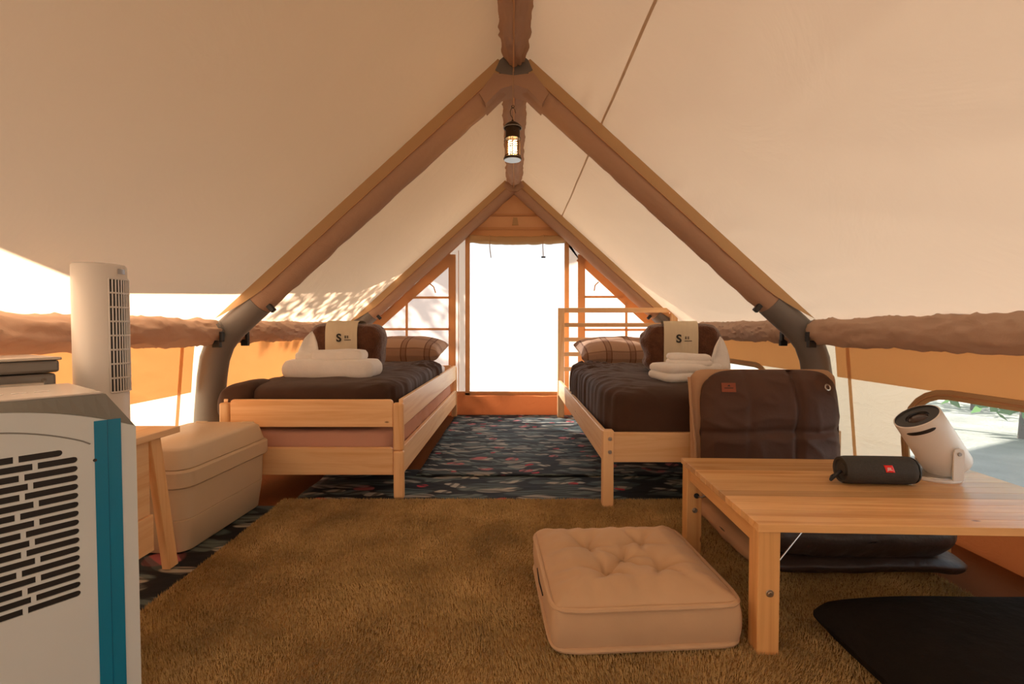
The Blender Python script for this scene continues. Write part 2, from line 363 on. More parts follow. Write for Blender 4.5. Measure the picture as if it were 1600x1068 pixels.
def grid(nu, nv, fn):
    b = bmesh.new(); vs = [[b.verts.new(fn(i / nu, j / nv)) for j in range(nv + 1)] for i in range(nu + 1)]
    for i in range(nu):
        for j in range(nv):
            b.faces.new((vs[i][j], vs[i + 1][j], vs[i + 1][j + 1], vs[i][j + 1]))
    return b
def prism(b, poly, d0, d1, axis=1):
    """polygon in the plane normal to axis, extruded d0..d1; poly given as (a, b) of the other two axes in order"""
    def mk(p, d):
        if axis == 1: return (p[0], d, p[1])
        if axis == 0: return (d, p[0], p[1])
        return (p[0], p[1], d)
    A = [b.verts.new(mk(p, d0)) for p in poly]; Q = [b.verts.new(mk(p, d1)) for p in poly]; n = len(poly)
    b.faces.new(A); b.faces.new(Q[::-1])
    for i in range(n): b.faces.new((A[i], Q[i], Q[(i + 1) % n], A[(i + 1) % n]))
    return b
def PR(poly, d0, d1, axis=1): return prism(bmesh.new(), poly, d0, d1, axis)
def sheet(poly, y, holes=()):
    """flat polygon in XZ at depth y with holes (triangle fill)"""
    b = bmesh.new(); es = []
    for lp in (poly,) + tuple(holes):
        vs = [b.verts.new((p[0], y, p[1])) for p in lp]
        for i in range(len(vs)): es.append(b.edges.new((vs[i], vs[(i + 1) % len(vs)])))
    bmesh.ops.triangle_fill(b, edges=es, use_beauty=True, use_dissolve=False); return b
def text_mesh(s, size, ext=0.0004, off=0.0):
    cu = bpy.data.curves.new('lettering', 'FONT'); cu.body = s; cu.size = size; cu.extrude = ext; cu.offset = off; cu.align_x = 'CENTER'; cu.align_y = 'CENTER'
    o = bpy.data.objects.new('lettering', cu); C.objects.link(o)
    dg = bpy.context.evaluated_depsgraph_get(); me = bpy.data.meshes.new_from_object(o.evaluated_get(dg))
    bpy.data.objects.remove(o); bpy.data.curves.remove(cu); return me
from mathutils.bvhtree import BVHTree
def surfz(o, x, y):
    bv = BVHTree.FromPolygons([v.co for v in o.data.vertices], [p.vertices for p in o.data.polygons])
    h = bv.ray_cast(Vector((x, y, 1)), Vector((0, 0, -1))); return h[0].z
def ray(px, py):
    d = Vector(((px - CX) / FPX, (CY - py) / FPX, -1)); d.rotate(cam.rotation_euler); return d
def at_depth(px, py, D):
    d = ray(px, py); return CAM + d * (D / d.y)
def at_z(px, py, z):
    d = ray(px, py); return CAM + d * ((z - CAM.z) / d.z)

# ------------------------------------------------------------------ tent shell
YB, YF, YM = 4.20, -1.3, 2.30
RIDGE, SL = 2.07, 0.899
def roofz(x): return RIDGE - SL * abs(x)
struct('floor', B((-1.62, YF, -0.02), (1.62, YB + 0.05, 0.0)), tub, 'reddish brown groundsheet floor of the tent')
# roof: right-to-left profile swept along the ridge, with a slight billow between the arches
prof = [(-1.50, 0.74), (-1.475, 0.785), (-1.43, 0.80)]
def roof_side(s):
    def f(u, v):
        y = YF + v * (YB + 0.02 - YF)
        if u > 0.96:
            k = (u - 0.96) / 0.04; x = 1.425 + k * 0.085; z = 0.795 - k * k * 0.075
        else:
            x = u / 0.96 * 1.425; z = roofz(x) + 0.004
            bay = math.sin(math.pi * min(1, max(0, ((y - YM) / (YB - YM)) if y > YM else ((YM - y) / 1.9 % 1))))
            amp = 0.012 * bay * math.sin(math.pi * min(1, u / 0.96))
            wr = 0.006 * nz(x * 3, y * 2.2, 3 + s) + 0.007 * ridge(x * 3.5 + y * 1.5, y * 1.2 - x, 5 + s) * (1 if s > 0 else 0.3)
            near = max(0, 1 - abs(y - YM + 0.1) / 0.22) * (1 if s > 0 else 0.3)
            wr += 0.004 * near * math.sin((x * 60) + 3 * nz(x * 7, y * 3, 1)) * (0.5 + nz(x * 4, 0, 9))
            z += (-amp + wr)
        return (s * x, y, z)
    return f
b = grid(110, 110, roof_side(-1)); b2 = grid(110, 110, roof_side(1))
me_tmp = bpy.data.meshes.new('t'); b2.to_mesh(me_tmp); b.from_mesh(me_tmp); b2.free(); bpy.data.meshes.remove(me_tmp)
bmesh.ops.remove_doubles(b, verts=b.verts, dist=0.0005)
roof = struct('ceiling', b, canvas, 'cream cotton canvas roof sloping down both sides of the ridge', True)
def strip_roof(name, x0, x1, m, s=1):
    o = obj(name, grid(2, 60, lambda u, v: (s * (x0 + u * (x1 - x0)), YF + v * (YB - YF), roof_side(s)((x0 + u * (x1 - x0)) / 1.425 * 0.96, v)[2] - 0.0025)), m, roof, True)
    return o
strip_roof('seam_tape', 0.402, 0.410, seamt)
# side walls: canvas, tan band, brown tub, arched window
def wx(z): return 1.50 + (0.72 - z) / 0.72 * 0.065
def wall_patch(s, y0, y1, z0, z1, off=0.0, nu=60, nv=14, amp=0.006, seed=0):
    def f(u, v):
        y = y0 + u * (y1 - y0); z = z0 + v * (z1 - z0)
        return (s * (wx(z) - off + amp * nz(y * 2.2, z * 6, seed + s)), y, z)
    return grid(nu, nv, f)
WIN = [(0.75, 1.86, 0.20, 0.525), (2.80, 3.80, 0.20, 0.53)]           # right wall windows: y0, y1, z0, z1
def arch_loop(y0, y1, z0, z1, n=7, r=0.20, grow=0.0):
    y0 -= grow; y1 += grow; z0 -= grow; z1 += grow; pts = [(y0, z0)]
    pts += [(y1, z0)]
    r2 = r + grow
    pts += [(y1 - r2 + r2 * math.cos(a), z1 - r2 + r2 * math.sin(a)) for a in [math.pi / 2 * k / n for k in range(n + 1)]]
    pts += [(y0 + r2 - r2 * math.sin(a), z1 - r2 + r2 * math.cos(a)) for a in [math.pi / 2 * k / n for k in range(n + 1)]]
    return pts
def wall_with_holes(s, holes):
    b = bmesh.new(); es = []
    outer = []
    for k in range(60): outer.append((YF + (YB - YF) * k / 60, 0.0))
    for k in range(60): outer.append((YB - (YB - YF) * k / 60, 0.74))
    for lp in [outer] + holes:
        vs = [b.verts.new((s * wx(p[1]), p[0], p[1])) for p in lp]
        for i in range(len(vs)): es.append(b.edges.new((vs[i], vs[(i + 1) % len(vs)])))
    bmesh.ops.triangle_fill(b, edges=es, use_beauty=True, use_dissolve=False); return b
wl = struct('wall_left', wall_patch(-1, YF, YB, 0.0, 0.74, 0, 80, 16), canvas_low, 'cream canvas side wall behind the storage box and tower fan', True)
wr_ = struct('wall_right', wall_with_holes(1, [arch_loop(*q) for q in WIN]), canvas_low, 'cream canvas side wall with arched clear windows', False)
for s, par, yy in ((-1, wl, [(YF, 2.24), (2.36, YB)]), (1, wr_, [(YF, 2.24), (2.36, YB)])):
    for i, (y0, y1) in enumerate(yy):
        zl = 0.46 if s < 0 else 0.535
        if s < 0 and i == 1: zl = 0.40
        obj('band_panel', wall_patch(s, y0, y1, zl, 0.72, 0.008, 40, 8, 0.004, 4), band, par, True)
        obj('tub_side', wall_patch(s, y0, y1, 0.0, 0.13, 0.008, 60, 8, 0.012, 8), tub, par, True)
    for yv in (2.15, 2.45):
        obj('seam_tape', grid(1, 10, lambda u, v: (s * (wx(v * 0.72) - 0.014), yv + (u - 0.5) * 0.022, v * 0.72)), border, par)
for i, q in enumerate(WIN):
    wn = thing('window_%d' % (i + 1), ['arched clear vinyl window with brown edging beside the table', 'arched clear vinyl window beside the bed with a headboard'][i], 'window'); wn['kind'] = 'structure'
    lp = arch_loop(*q)
    b = bmesh.new(); b.faces.new([b.verts.new((wx(p[1]), p[0], p[1])) for p in lp]); obj('pane', b, clearv, wn)
    b = bmesh.new(); ins = arch_loop(*q, grow=-0.012); ous = arch_loop(*q, grow=0.022)
    vi = [b.verts.new((wx(p[1]) - 0.012, p[0], p[1])) for p in ins]; vo = [b.verts.new((wx(p[1]) - 0.012, p[0], p[1])) for p in ous]
    for k in range(len(vi)): b.faces.new((vi[k], vi[(k + 1) % len(vi)], vo[(k + 1) % len(vi)], vo[k]))
    fr = obj('window_frame', b, flapm, wn); md = fr.modifiers.new('t', 'SOLIDIFY'); md.thickness = 0.006; md.offset = 0
    zp = obj('zipper', T([(wx(p[1]) - 0.016, p[0], p[1]) for p in arch_loop(*q, grow=0.004)], 0.0035, 6, closed=True), border, wn)

# back wall
def bw(px, py):
    p = at_depth(px, py, YB); return (p.x, p.z)
DO = [bw(731, 614), bw(885, 614), bw(885, 372), bw(731, 372)]
LW = [bw(585, 612), bw(704, 612), bw(704, 415), bw(597, 508), bw(585, 520)]
RW = [bw(912, 612), bw(1030, 612), bw(1030, 522), bw(1020, 510), bw(912, 415)]
outer = [(-1.56, 0), (1.56, 0), (1.50, 0.72), (1.44, 0.78), (0, RIDGE), (-1.44, 0.78), (-1.50, 0.72)]
wb = struct('wall_back', sheet(outer, YB, [DO, LW, RW]), sheer, 'cream end wall of the tent around the bright door')
GT = [bw(725, 360), bw(890, 360), bw(806, 284)]
obj('gable_panel', PR([bw(735, 357), bw(880, 357), bw(815, 290), bw(797, 290)], YB - 0.012, YB - 0.006), gable, wb)
obj('gable_fold', PR([bw(752, 335), bw(857, 335), bw(857, 338), bw(752, 338)], YB - 0.03, YB - 0.008), border, wb)
obj('gable_fold', PR([bw(735, 356), bw(876, 356), bw(876, 360), bw(735, 360)], YB - 0.035, YB - 0.008), border, wb)
obj('loop_tab', PR([bw(802, 341), bw(808, 341), bw(810, 353), bw(800, 353)], YB - 0.034, YB - 0.028), flapm, wb)
obj('skirt_panel', grid(40, 8, lambda u, v: (-1.55 + 3.1 * u, YB - 0.012 - 0.012 * abs(nz(u * 22, v * 3, 2)) - 0.02 * (1 - v), v * 0.205)), tub, wb, True)
obj('skirt_tape', PR([(-1.54, 0.198), (1.54, 0.198), (1.54, 0.212), (-1.54, 0.212)], YB - 0.03, YB - 0.024), border, wb)
def bar(x0, y0, x1, y1, wpx, name, par, m=border, dep=0.02, th=0.008):
    a = Vector(bw(x0, y0)); c = Vector(bw(x1, y1)); d = (c - a).normalized(); n_ = Vector((-d.y, d.x)) * (wpx / 178.6 / 2)
    return obj(name, PR([a - n_, c - n_, c + n_, a + n_], YB - dep - th, YB - dep), m, par)
door = thing('door_1', 'bright translucent vinyl tent door with rolled-up flap', 'door'); door['kind'] = 'structure'
DP = [bw(729, 616), bw(887, 616), bw(887, 370), bw(729, 370)]
obj('door_pane', grid(24, 30, lambda u, v: (DP[0][0] + u * (DP[1][0] - DP[0][0]), YB - 0.006 + 0.012 * nz(u * 4, v * 2.5, 1) - 0.008, DP[0][1] + v * (DP[2][1] - DP[0][1]))), screen, door, True)
bar(731, 360, 731, 616, 7, 'door_jamb', door); bar(885, 360, 885, 616, 7, 'door_jamb', door)
bar(727, 365, 889, 365, 11, 'door_header', door)
bar(727, 615, 889, 615, 4, 'door_sill', door)
a0 = Vector(bw(735, 375)); a1 = Vector(bw(882, 375))
obj('rolled_flap', T([(a0.x + (a1.x - a0.x) * k / 40, YB - 0.055, a0.y - 0.015 * math.sin(k / 40 * math.pi) + 0.006 * nz(k * 0.4, 0, 3)) for k in range(41)], 0.036, 16, jit=lambda p, n_, a: 0.006 * nz(p.x * 14, n_.y * 1.5, n_.z * 1.5)), flapm, door, True)
for k, (px, py) in enumerate(((766, 405), (848, 404))):
    q0 = Vector(bw(px, 370)); q1 = Vector(bw(px + (2 if k == 0 else 0), py))
    obj('tie_cord', T([(q0.x, YB - 0.098, q0.y), ((q0.x + q1.x) / 2 - 0.006, YB - 0.10, (q0.y + q1.y) / 2), (q1.x, YB - 0.095, q1.y)], 0.004, 6), flapm, door)
    if k: obj('toggle', T([(q1.x - 0.018, YB - 0.095, q1.y), (q1.x + 0.018, YB - 0.095, q1.y)], 0.007, 8), blackp, door)
for nm, lab, LP, sgn in (('window_3', 'sloping gauze window left of the bright door, crossed by tan straps', LW, -1), ('window_4', 'sloping gauze window behind the slatted headboard, crossed by tan straps', RW, 1)):
    wn = thing(nm, lab, 'window'); wn['kind'] = 'structure'
    b = bmesh.new(); b.faces.new([b.verts.new((p[0], YB - 0.004, p[1])) for p in LP]); obj('pane', b, paneW, wn)
    if sgn < 0:
        bar(707, 398, 707, 615, 11, 'window_frame', wn); bar(580, 516, 708, 402, 14, 'window_frame', wn, dep=0.010)
        bar(640, 465, 704, 465, 3.5, 'strap', wn, dep=0.03); bar(590, 514, 704, 514, 3.5, 'strap', wn, dep=0.03); bar(637, 472, 637, 560, 3.5, 'strap', wn, dep=0.034)
        t0, t1 = (672, 443), (682, 458)
        bar(717, 392, 717, 615, 0.8, 'seam_tape', wb); bar(590, 500, 728, 373, 1.5, 'seam_tape', wb)
    else:
        bar(908, 398, 908, 615, 11, 'window_frame', wn); bar(905, 402, 1040, 526, 14, 'window_frame', wn, dep=0.010)
        bar(912, 464, 972, 464, 3.5, 'strap', wn, dep=0.03); bar(912, 515, 1025, 515, 3.5, 'strap', wn, dep=0.03); bar(977, 472, 977, 560, 3.5, 'strap', wn, dep=0.034)
        t0, t1 = (934, 441), (927, 455)
        bar(890, 373, 1030, 500, 1.5, 'seam_tape', wb)
    q0 = Vector(bw(*t0)); q1 = Vector(bw(*t1)); mid = (q0 + q1) / 2 + Vector((0.012 * -sgn, 0.01))
    obj('tie_cord', T([(q0.x, YB - 0.04, q0.y), (mid.x, YB - 0.05, mid.y), (q1.x, YB - 0.045, q1.y)], 0.0055, 6), border, wn)
# front wall behind the camera, tied-open door
struct('wall_front', sheet(outer, YF, [[(-0.30, 0.05), (0.30, 0.05), (0.30, 1.1), (-0.30, 1.1)]]), canvas, 'cream end wall with an open doorway')

# ------------------------------------------------------------------ inflatable frame
def sjit(amp, fr=14, st=0):
    return lambda p, n_, a: amp * (nz(p.x * fr, p.y * fr, p.z * fr + st) + 0.6 * nz(p.x * fr * 2.2 + a, p.y * fr * 2, p.z * fr * 2))
def arch_pts(s, n=46):
    ctl = [(1.30, 1.98 - SL * 1.30), (1.365, 0.752), (1.41, 0.69), (1.438, 0.615), (1.452, 0.53), (1.468, 0.36), (1.48, 0.18), (1.485, 0.012)]
    roofp = [(0.02 + (1.30 - 0.02) * k / n, 1.98 - SL * (0.02 + (1.30 - 0.02) * k / n)) for k in range(n)]
    return [(s * x, z) for x, z in roofp], [(s * x, z) for x, z in ctl]
for nm, lab, yy in (('air_arch', 'brown sleeved inflatable arch with grey knees above the beds’ foot ends', YM), ('air_arch', 'smaller-looking inflatable arch against the end wall with the door', YB - 0.085)):
    ar = thing(nm, lab.replace('’', ''), 'tent arch', (0, yy, 0))
    for s in (-1, 1):
        rp, cp = arch_pts(s)
        fl = [(x, 0.0, z) for x, z in rp]
        sv = obj('sleeve', T(fl + [(cp[0][0], 0, cp[0][1])], 0.060, 20, jit=sjit(0.004, 12)), sleeve, ar, True)
        # khaki flap joining sleeve and roof
        nn = Vector((s * 0.669, 0.743))
        fw = lambda u, v: 0.012 + 0.054 * v + (0.050 * (1 - v) * max(0, (u - 0.85) / 0.15) ** 1.5)
        b = grid(50, 3, lambda u, v: ((s * (0.03 + 1.33 * u)) + nn.x * fw(u, v), -0.064 + 0.012 * v + 0.002 * nz(u * 30, v, 1), 1.98 - SL * (0.03 + 1.33 * u) + nn.y * fw(u, v)))
        obj('sleeve_flap', b, flapm, ar, True)
        obj('flap_seam', T([(s * (0.03 + 1.14 * k / 30) + nn.x * 0.011, -0.0635, 1.98 - SL * (0.03 + 1.14 * k / 30) + nn.y * 0.011) for k in range(31)], 0.0025, 6), border, ar)
        # grey knee
        sm = []
        cpv = [Vector((x, 0, z)) for x, z in cp]
        first = Vector((s * 1.22, 0, 1.98 - SL * 1.22)); cpv = [first, Vector((s * 1.27, 0, 1.98 - SL * 1.27))] + cpv
        obj('knee_cover', T(cpv, 0.0635, 20), greypvc, ar, True)
        bk = obj('buckle', B((-0.012, -0.012, -0.02), (0.012, 0.012, 0.02), 0.004), blackp, ar, loc=(s * (1.20 - 0.052), -0.03, 1.98 - SL * 1.20 - 0.045), rot=(0, s * R(42), 0))
    # apex hub
    obj('apex_hub', PR([(-0.085, 1.945), (-0.03, 1.908), (0.03, 1.908), (0.085, 1.945), (0.065, 1.99), (0, 2.04), (-0.065, 1.99)], -0.066, 0.055), greypvc if yy == YM else sleeve, ar)
    if yy == YM: obj('apex_sleeve', PR([(-0.16, 1.84), (-0.09, 1.93), (0, 1.918), (0.09, 1.93), (0.16, 1.84), (0.13, 1.79), (0.06, 1.858), (0, 1.876), (-0.06, 1.858), (-0.13, 1.79)], -0.069, 0.056), sleeve, ar)
rb = [(YF, YM - 0.075, 'wrinkled brown ridge tube running overhead in front of the main arch'), (YM + 0.065, YB - 0.165, 'wrinkled ridge tube between the main arch and the end wall')]
for y0, y1, lab in rb:
    bt = thing('air_beam', lab, 'tent beam', (0, y0, 2.0))
    n = int((y1 - y0) * 100)
    obj('sleeve', T([(0.004, (y1 - y0) * k / n, 0.0) for k in range(n + 1)], lambda t: 0.062 * min(1, 0.75 + 6 * min(t, 1 - t)), 36, jit=lambda p, n_, a: 0.006 * nz(p.y * 6, n_.x, n_.z) + 0.011 * ridge(p.y * 5 + n_.x * 2.5, n_.x * 1.5 - p.y * 3, n_.z) - 0.007 + 0.008 * ridge(p.y * 11 - n_.x * 3, n_.x * 1.5 + p.y * 4, n_.z + 3)), sleeve, bt, True)
    obj('zipper', T([(-0.002 + 0.004 * nz(k * 0.1, 0, 0), (y1 - y0) * k / 40, -0.0655) for k in range(41)], 0.0035, 6), border, bt)
    if y0 > 0: obj('strap', B((0.004, -0.004, -0.072), (0.026, 0.03, -0.058), 0.005), mattb, bt)
for s, y0, y1, lab in ((-1, YF, YM - 0.085, 'wrinkled tan side tube along the left wall behind the tower fan'), (-1, YM + 0.085, YB - 0.18, 'wrinkled pale side tube behind the rolled blanket on the stacked bed'),
                       (1, YF, YM - 0.085, 'wrinkled brown side tube along the wall above the projector'), (1, YM + 0.085, YB - 0.18, 'wrinkled brown side tube behind the bed with a headboard')):
    bt = thing('air_beam', lab, 'tent beam', (s * 1.405, y0, 0.745)); n = int((y1 - y0) * 100); Ln = y1 - y0
    obj('sleeve', T([(0, Ln * k / n, 0.0) for k in range(n + 1)], lambda t: 0.058, 36, jit=lambda p, n_, a: 0.006 * nz(p.y * 5, n_.x, n_.z) + 0.010 * ridge(p.y * 5 + n_.z * 2.0, n_.z * 1.3 - p.y * 2, n_.x) - 0.006 + 0.007 * ridge(p.y * 12 - n_.z * 3.2, n_.z * 1.6 + p.y * 3, n_.x + 3)), sidesl, bt, True)
    for ye in ((Ln - 0.0, 1), (0.0, -1)):
        if (ye[1] > 0 and y0 < 0) or (ye[1] < 0 and y0 > 0):
            obj('grey_cuff', T([(0, ye[0] - ye[1] * 0.02, 0), (0, ye[0] + ye[1] * 0.05, 0)], 0.054, 20), greypvc, bt, True)
            obj('buckle_strap', B((-s * 0.066 - 0.006, ye[0] - ye[1] * 0.02 - 0.012, -0.045), (-s * 0.066 + 0.006, ye[0] - ye[1] * 0.02 + 0.012, 0.0), 0.003), blackp, bt, rot=(0, 0, 0))
            obj('buckle_strap', B((-s * 0.05 - 0.02, ye[0] - ye[1] * 0.03 - 0.008, -0.072), (-s * 0.05 + 0.016, ye[0] - ye[1] * 0.03 + 0.012, -0.040), 0.003), blackp, bt)

# ------------------------------------------------------------------ outside
struct('ground', B((-30, -20, -0.12), (30, 40, -0.02)), groundm, 'pale sunlit gravel outside the tent')
ED = [(-2.0, -1.6, 2.1), (-2.0, 1.0, 1.98), (-2.0, 1.75, 1.82), (-2.0, 2.06, 1.666), (-2.0, 2.25, 1.606), (-2.0, 2.85, 1.686), (-2.0, 3.53, 1.80), (-2.0, 4.35, 1.95), (-1.6, 5.25, 2.28)]
def tarp(pts, rx, rz):
    rid = [(0, e[1], 2.75) for e in pts]; rt = [(rx, e[1], rz) for e in pts]
    b = bmesh.new(); rows = []
    for E in (pts, rid, rt): rows.append([b.verts.new(p) for p in E])
    for A, Q in zip(rows, rows[1:]):
        for i in range(len(pts) - 1): b.faces.new((A[i], A[i + 1], Q[i + 1], Q[i]))
    return b
tp = thing('shade_tarp', 'greyish tan shade tarp stretched over the outside of the tent', 'tarp', (0, 0, 0))
obj('tarp_sheet', tarp(ED, 1.75, 2.1), tarpm, tp)
for x, y, z in ((-2.0, -1.6, 2.1), (-1.6, 5.25, 2.25), (1.75, -1.6, 2.1), (1.75, 5.25, 2.1)):
    obj('pole', T([(x, y, -0.03), (x, y, z + 0.03)], 0.018, 10), steel, tp)
def leaves(name, m, parent, cen, rad, n, size, seed):
    rg = np.random.default_rng(seed); d = rg.normal(size=(n, 3)); d /= np.linalg.norm(d, axis=1)[:, None]
    p = np.array(cen) + d * (rg.random((n, 1)) ** 0.45) * np.array(rad)
    a = rg.normal(size=(n, 3)); a /= np.linalg.norm(a, axis=1)[:, None]; q = np.cross(a, rg.normal(size=(n, 3))); q /= np.linalg.norm(q, axis=1)[:, None]
    s = size * (0.6 + 0.8 * rg.random((n, 1)))
    V = np.empty((n * 4, 3)); V[0::4] = p - a * s; V[1::4] = p + q * s * 0.45; V[2::4] = p + a * s; V[3::4] = p - q * s * 0.45
    me = bpy.data.meshes.new(name); me.from_pydata(V.tolist(), [], np.arange(n * 4).reshape(n, 4).tolist())
    o = obj(name, me, m, parent); o['kind'] = 'stuff'; return o
tr = thing('shade_tree', 'leafy tree outside throwing dappled shade on the tent', 'tree', (-3.6, 6.2, -0.02))
obj('trunk', T([(0, 0, 0), (0.05, -0.02, 1.2), (0.0, 0.05, 2.4), (0.1, 0, 3.6)], lambda t: 0.09 - 0.05 * t, 10), barkm, tr, True)
leaves('foliage', leafm, tr, (0.15, 0.1, 3.5), (0.6, 0.9, 0.75), 1300, 0.05, 3)
leaves('foliage', leafm, tr, (0.0, -0.9, 3.7), (0.5, 0.75, 0.6), 900, 0.05, 5)
hg = thing('added_hedge', 'long dense dark green hedge put in outside the tent to block low sky light', 'added_hedge', (-4.05, 0.85, -0.02), 0)  # unseen foliage added to keep low sky light off the left roof
for k in range(7): obj('stem', T([(0, -3.45 + 1.15 * k, 0), (0.02, -3.43 + 1.15 * k, 1.2)], 0.04, 8), barkm, hg)
leaves('foliage', leafm, hg, (0, 0, 1.2), (0.6, 4.3, 1.25), 17000, 0.075, 40)
for i, (x, y, z, r, lab) in enumerate(((3.6, 3.4, 0.45, 0.6, 'green shrub outside the window beside the table'), (4.4, 4.6, 0.7, 0.8, 'tall green shrub beside the white wall outside'), (3.4, 5.6, 0.5, 0.6, 'green shrub outside behind the headboard bed'))):
    sh = thing('shrub', lab, 'shrub', (x, y, -0.02)); obj('stem', T([(0, 0, 0), (0.03, 0, z)], 0.02, 8), barkm, sh)
    leaves('foliage', leafm2, sh, (0, 0, z + 0.1), (r, r, z), 900, 0.05, 11 + i)
tag(obj('garden_wall', B((5.2, -2, -0.02), (5.4, 12, 1.5), 0.02), wallm), 'white rendered wall across the yard outside', 'wall')

# ------------------------------------------------------------------ rugs
def mat_rug(name, x0, x1, y0, y1, z, m, label, seed, th=0.004):
    b = grid(60, 60, lambda u, v: (x0 + u * (x1 - x0) + 0.010 * nz(v * 4, seed, 0), y0 + v * (y1 - y0) + 0.012 * nz(u * 4, seed, 2), z + 0.003 * max(0, nz(u * 9, v * 14, seed))))
    o = obj(name, b, m, None, True); md = o.modifiers.new('t', 'SOLIDIFY'); md.thickness = th; md.offset = -1
    return tag(o, label, 'rug', 'floral mats')
mat_rug('floral_mat', -0.97, 1.30, 2.00, 2.55, 0.006, flor2, 'dark floral mat edging the brown carpet at the beds foot', 1)
mat_rug('floral_mat', -0.50, 1.05, 2.43, 4.14, 0.013, flor1, 'dark quilted floral mat running between the two beds to the door', 5)
mat_rug('floral_mat', -1.46, -0.80, 0.6, 2.02, 0.006, flor3, 'dark floral mat under the wooden shelf and storage box', 9)
cp = thing('carpet', 'shaggy golden brown carpet in front of the beds', 'carpet', (0, 0, 0))
CX0, CX1, CY0, CY1 = -0.985, 1.28, 0.0, 2.075
def cedge(y): return CX0 - 0.02 * (y - 1.2) + 0.012 * nz(y * 5, 3, 0)
obj('carpet_base', grid(40, 40, lambda u, v: (cedge(CY0 + v * (CY1 - CY0)) * (1 - u) + CX1 * u, CY0 + v * (CY1 - CY0), 0.014 + 0.002 * nz(u * 9, v * 9, 1))), carpetm, cp, True)
obj('carpet_edge', B((CX0 + 0.015, CY0, 0.0105), (CX1, CY1 - 0.004, 0.0125)), carpetm, cp)
rg = np.random.default_rng(2); nb = 330000
yy = CY0 + 0.62 + (CY1 - CY0 - 0.62) * rg.random(nb); ed = np.array([cedge(v) for v in np.linspace(0, 2.1, 400)]); xl = np.interp(yy, np.linspace(0, 2.1, 400), ed)
xx = xl + (CX1 - xl) * rg.random(nb)
ang = rg.random(nb) * 2 * np.pi; lean = 0.0045 * rg.random(nb); hh = 0.006 + 0.006 * rg.random(nb)
# brushed direction patches
pd = np.sin(xx * 7 + 2 * np.sin(yy * 5)) + np.sin(yy * 9 + 2.2 * np.sin(xx * 6))
lx = np.cos(ang) * lean + 0.002 * pd; ly = np.sin(ang) * lean - 0.0015 * pd
wv = 0.0013; wx_ = np.cos(ang + 1.3) * wv; wy_ = np.sin(ang + 1.3) * wv
V = np.empty((nb * 3, 3)); V[0::3] = np.c_[xx - wx_, yy - wy_, np.full(nb, 0.012)]; V[1::3] = np.c_[xx + wx_, yy + wy_, np.full(nb, 0.012)]; V[2::3] = np.c_[xx + lx, yy + ly, 0.014 + hh]
me = bpy.data.meshes.new('pile'); me.vertices.add(nb * 3); me.vertices.foreach_set('co', V.ravel()); me.loops.add(nb * 3); me.loops.foreach_set('vertex_index', np.arange(nb * 3, dtype=np.int32))
me.polygons.add(nb); me.polygons.foreach_set('loop_start', np.arange(0, nb * 3, 3, dtype=np.int32)); me.polygons.foreach_set('loop_total', np.full(nb, 3, dtype=np.int32)); me.update()
pile = obj('pile', me, pilem, cp); pile['kind'] = 'stuff'
ZC = 0.02   # standing height on the carpet

# ------------------------------------------------------------------ left: two stacked bed frames
LX0, LX1, LY0, LY1 = -1.295, -0.485, 2.09, 4.08
def stack_frame(label, z0, crown):
    t = thing('stacking_bed', label, 'bed', (0, 0, z0))
    h = 0.212; pw = 0.046
    for x in (LX0, LX1 - pw):
        for y in (LY0, LY1 - 0.03):
            obj('post', B((-pw / 2, -0.015, 0), (pw / 2, 0.015, h), 0.009, 3), pine_z, t, loc=(x + pw / 2, y + 0.015, 0))
    zr0, zr1 = 0.105, 0.226
    for y in (LY0 + 0.003, LY1 - 0.027):
        w_ = LX1 - LX0 - 2 * pw - 0.002
        pl = [(-w_ / 2, -0.06), (w_ / 2, -0.06), (w_ / 2, 0.045), (w_ / 2 - 0.004, 0.055), (w_ / 2 - 0.012, 0.0605), (-w_ / 2 + 0.012, 0.0605), (-w_ / 2 + 0.004, 0.055), (-w_ / 2, 0.045)]
        b = PR(pl, -0.011, 0.011); bmesh.ops.bevel(b, geom=[e for e in b.edges if abs(e.verts[0].co.y - e.verts[1].co.y) < 1e-6], offset=0.003, segments=2, affect='EDGES')
        obj('end_rail', b, pine, t, loc=((LX0 + LX1) / 2, y + 0.012, (zr0 + zr1) / 2))
    for x in (LX0 + 0.006, LX1 - 0.026):
        obj('side_rail', B((-0.010, -(LY1 - LY0) / 2 + 0.028, -0.06), (0.010, (LY1 - LY0) / 2 - 0.028, 0.06), 0.003), pine_y, t, loc=(x + 0.010, (LY0 + LY1) / 2, (zr0 + zr1) / 2))
    for k in range(9):
        obj('slat', B((-(LX1 - LX0) / 2 + 0.03, -0.03, -0.008), ((LX1 - LX0) / 2 - 0.03, 0.03, 0.008), 0.002), pine, t, loc=((LX0 + LX1) / 2, LY0 + 0.15 + k * 0.21, 0.10))
    return t
stack_frame('lower pine bed frame of the stacked pair, its feet on the mats', 0.010, False)
stack_frame('upper pine bed frame of the stacked pair, carrying the brown bedding', 0.222, True)
cx, cy = (LX0 + LX1) / 2, (LY0 + LY1) / 2
def mat_fn(amp, fr=7):
    return lambda c, u: c + Vector((0, 0, amp * nz(c.x * fr, c.y * fr, 2))) 
def gather(c, u):
    f = 0.010 * math.sin(c.y * 40 + 4 * nz(c.y * 3, c.z * 8, 0)) * (0.5 + 0.5 * nz(c.y * 2, 0, 5)) if abs(u.x) > 0.9 else 0
    return c + Vector((f * (1 if u.x > 0 else -1), 0, 0.004 * nz(c.x * 6, c.y * 6, 1)))
o = obj('mattress', puff((0.742, 1.92, 0.19), 12, 60, gather), pinkm, None, True, loc=(cx, cy, 0.127 + 0.095)); tag(o, 'pink covered mattress between the two stacked bed frames', 'mattress')
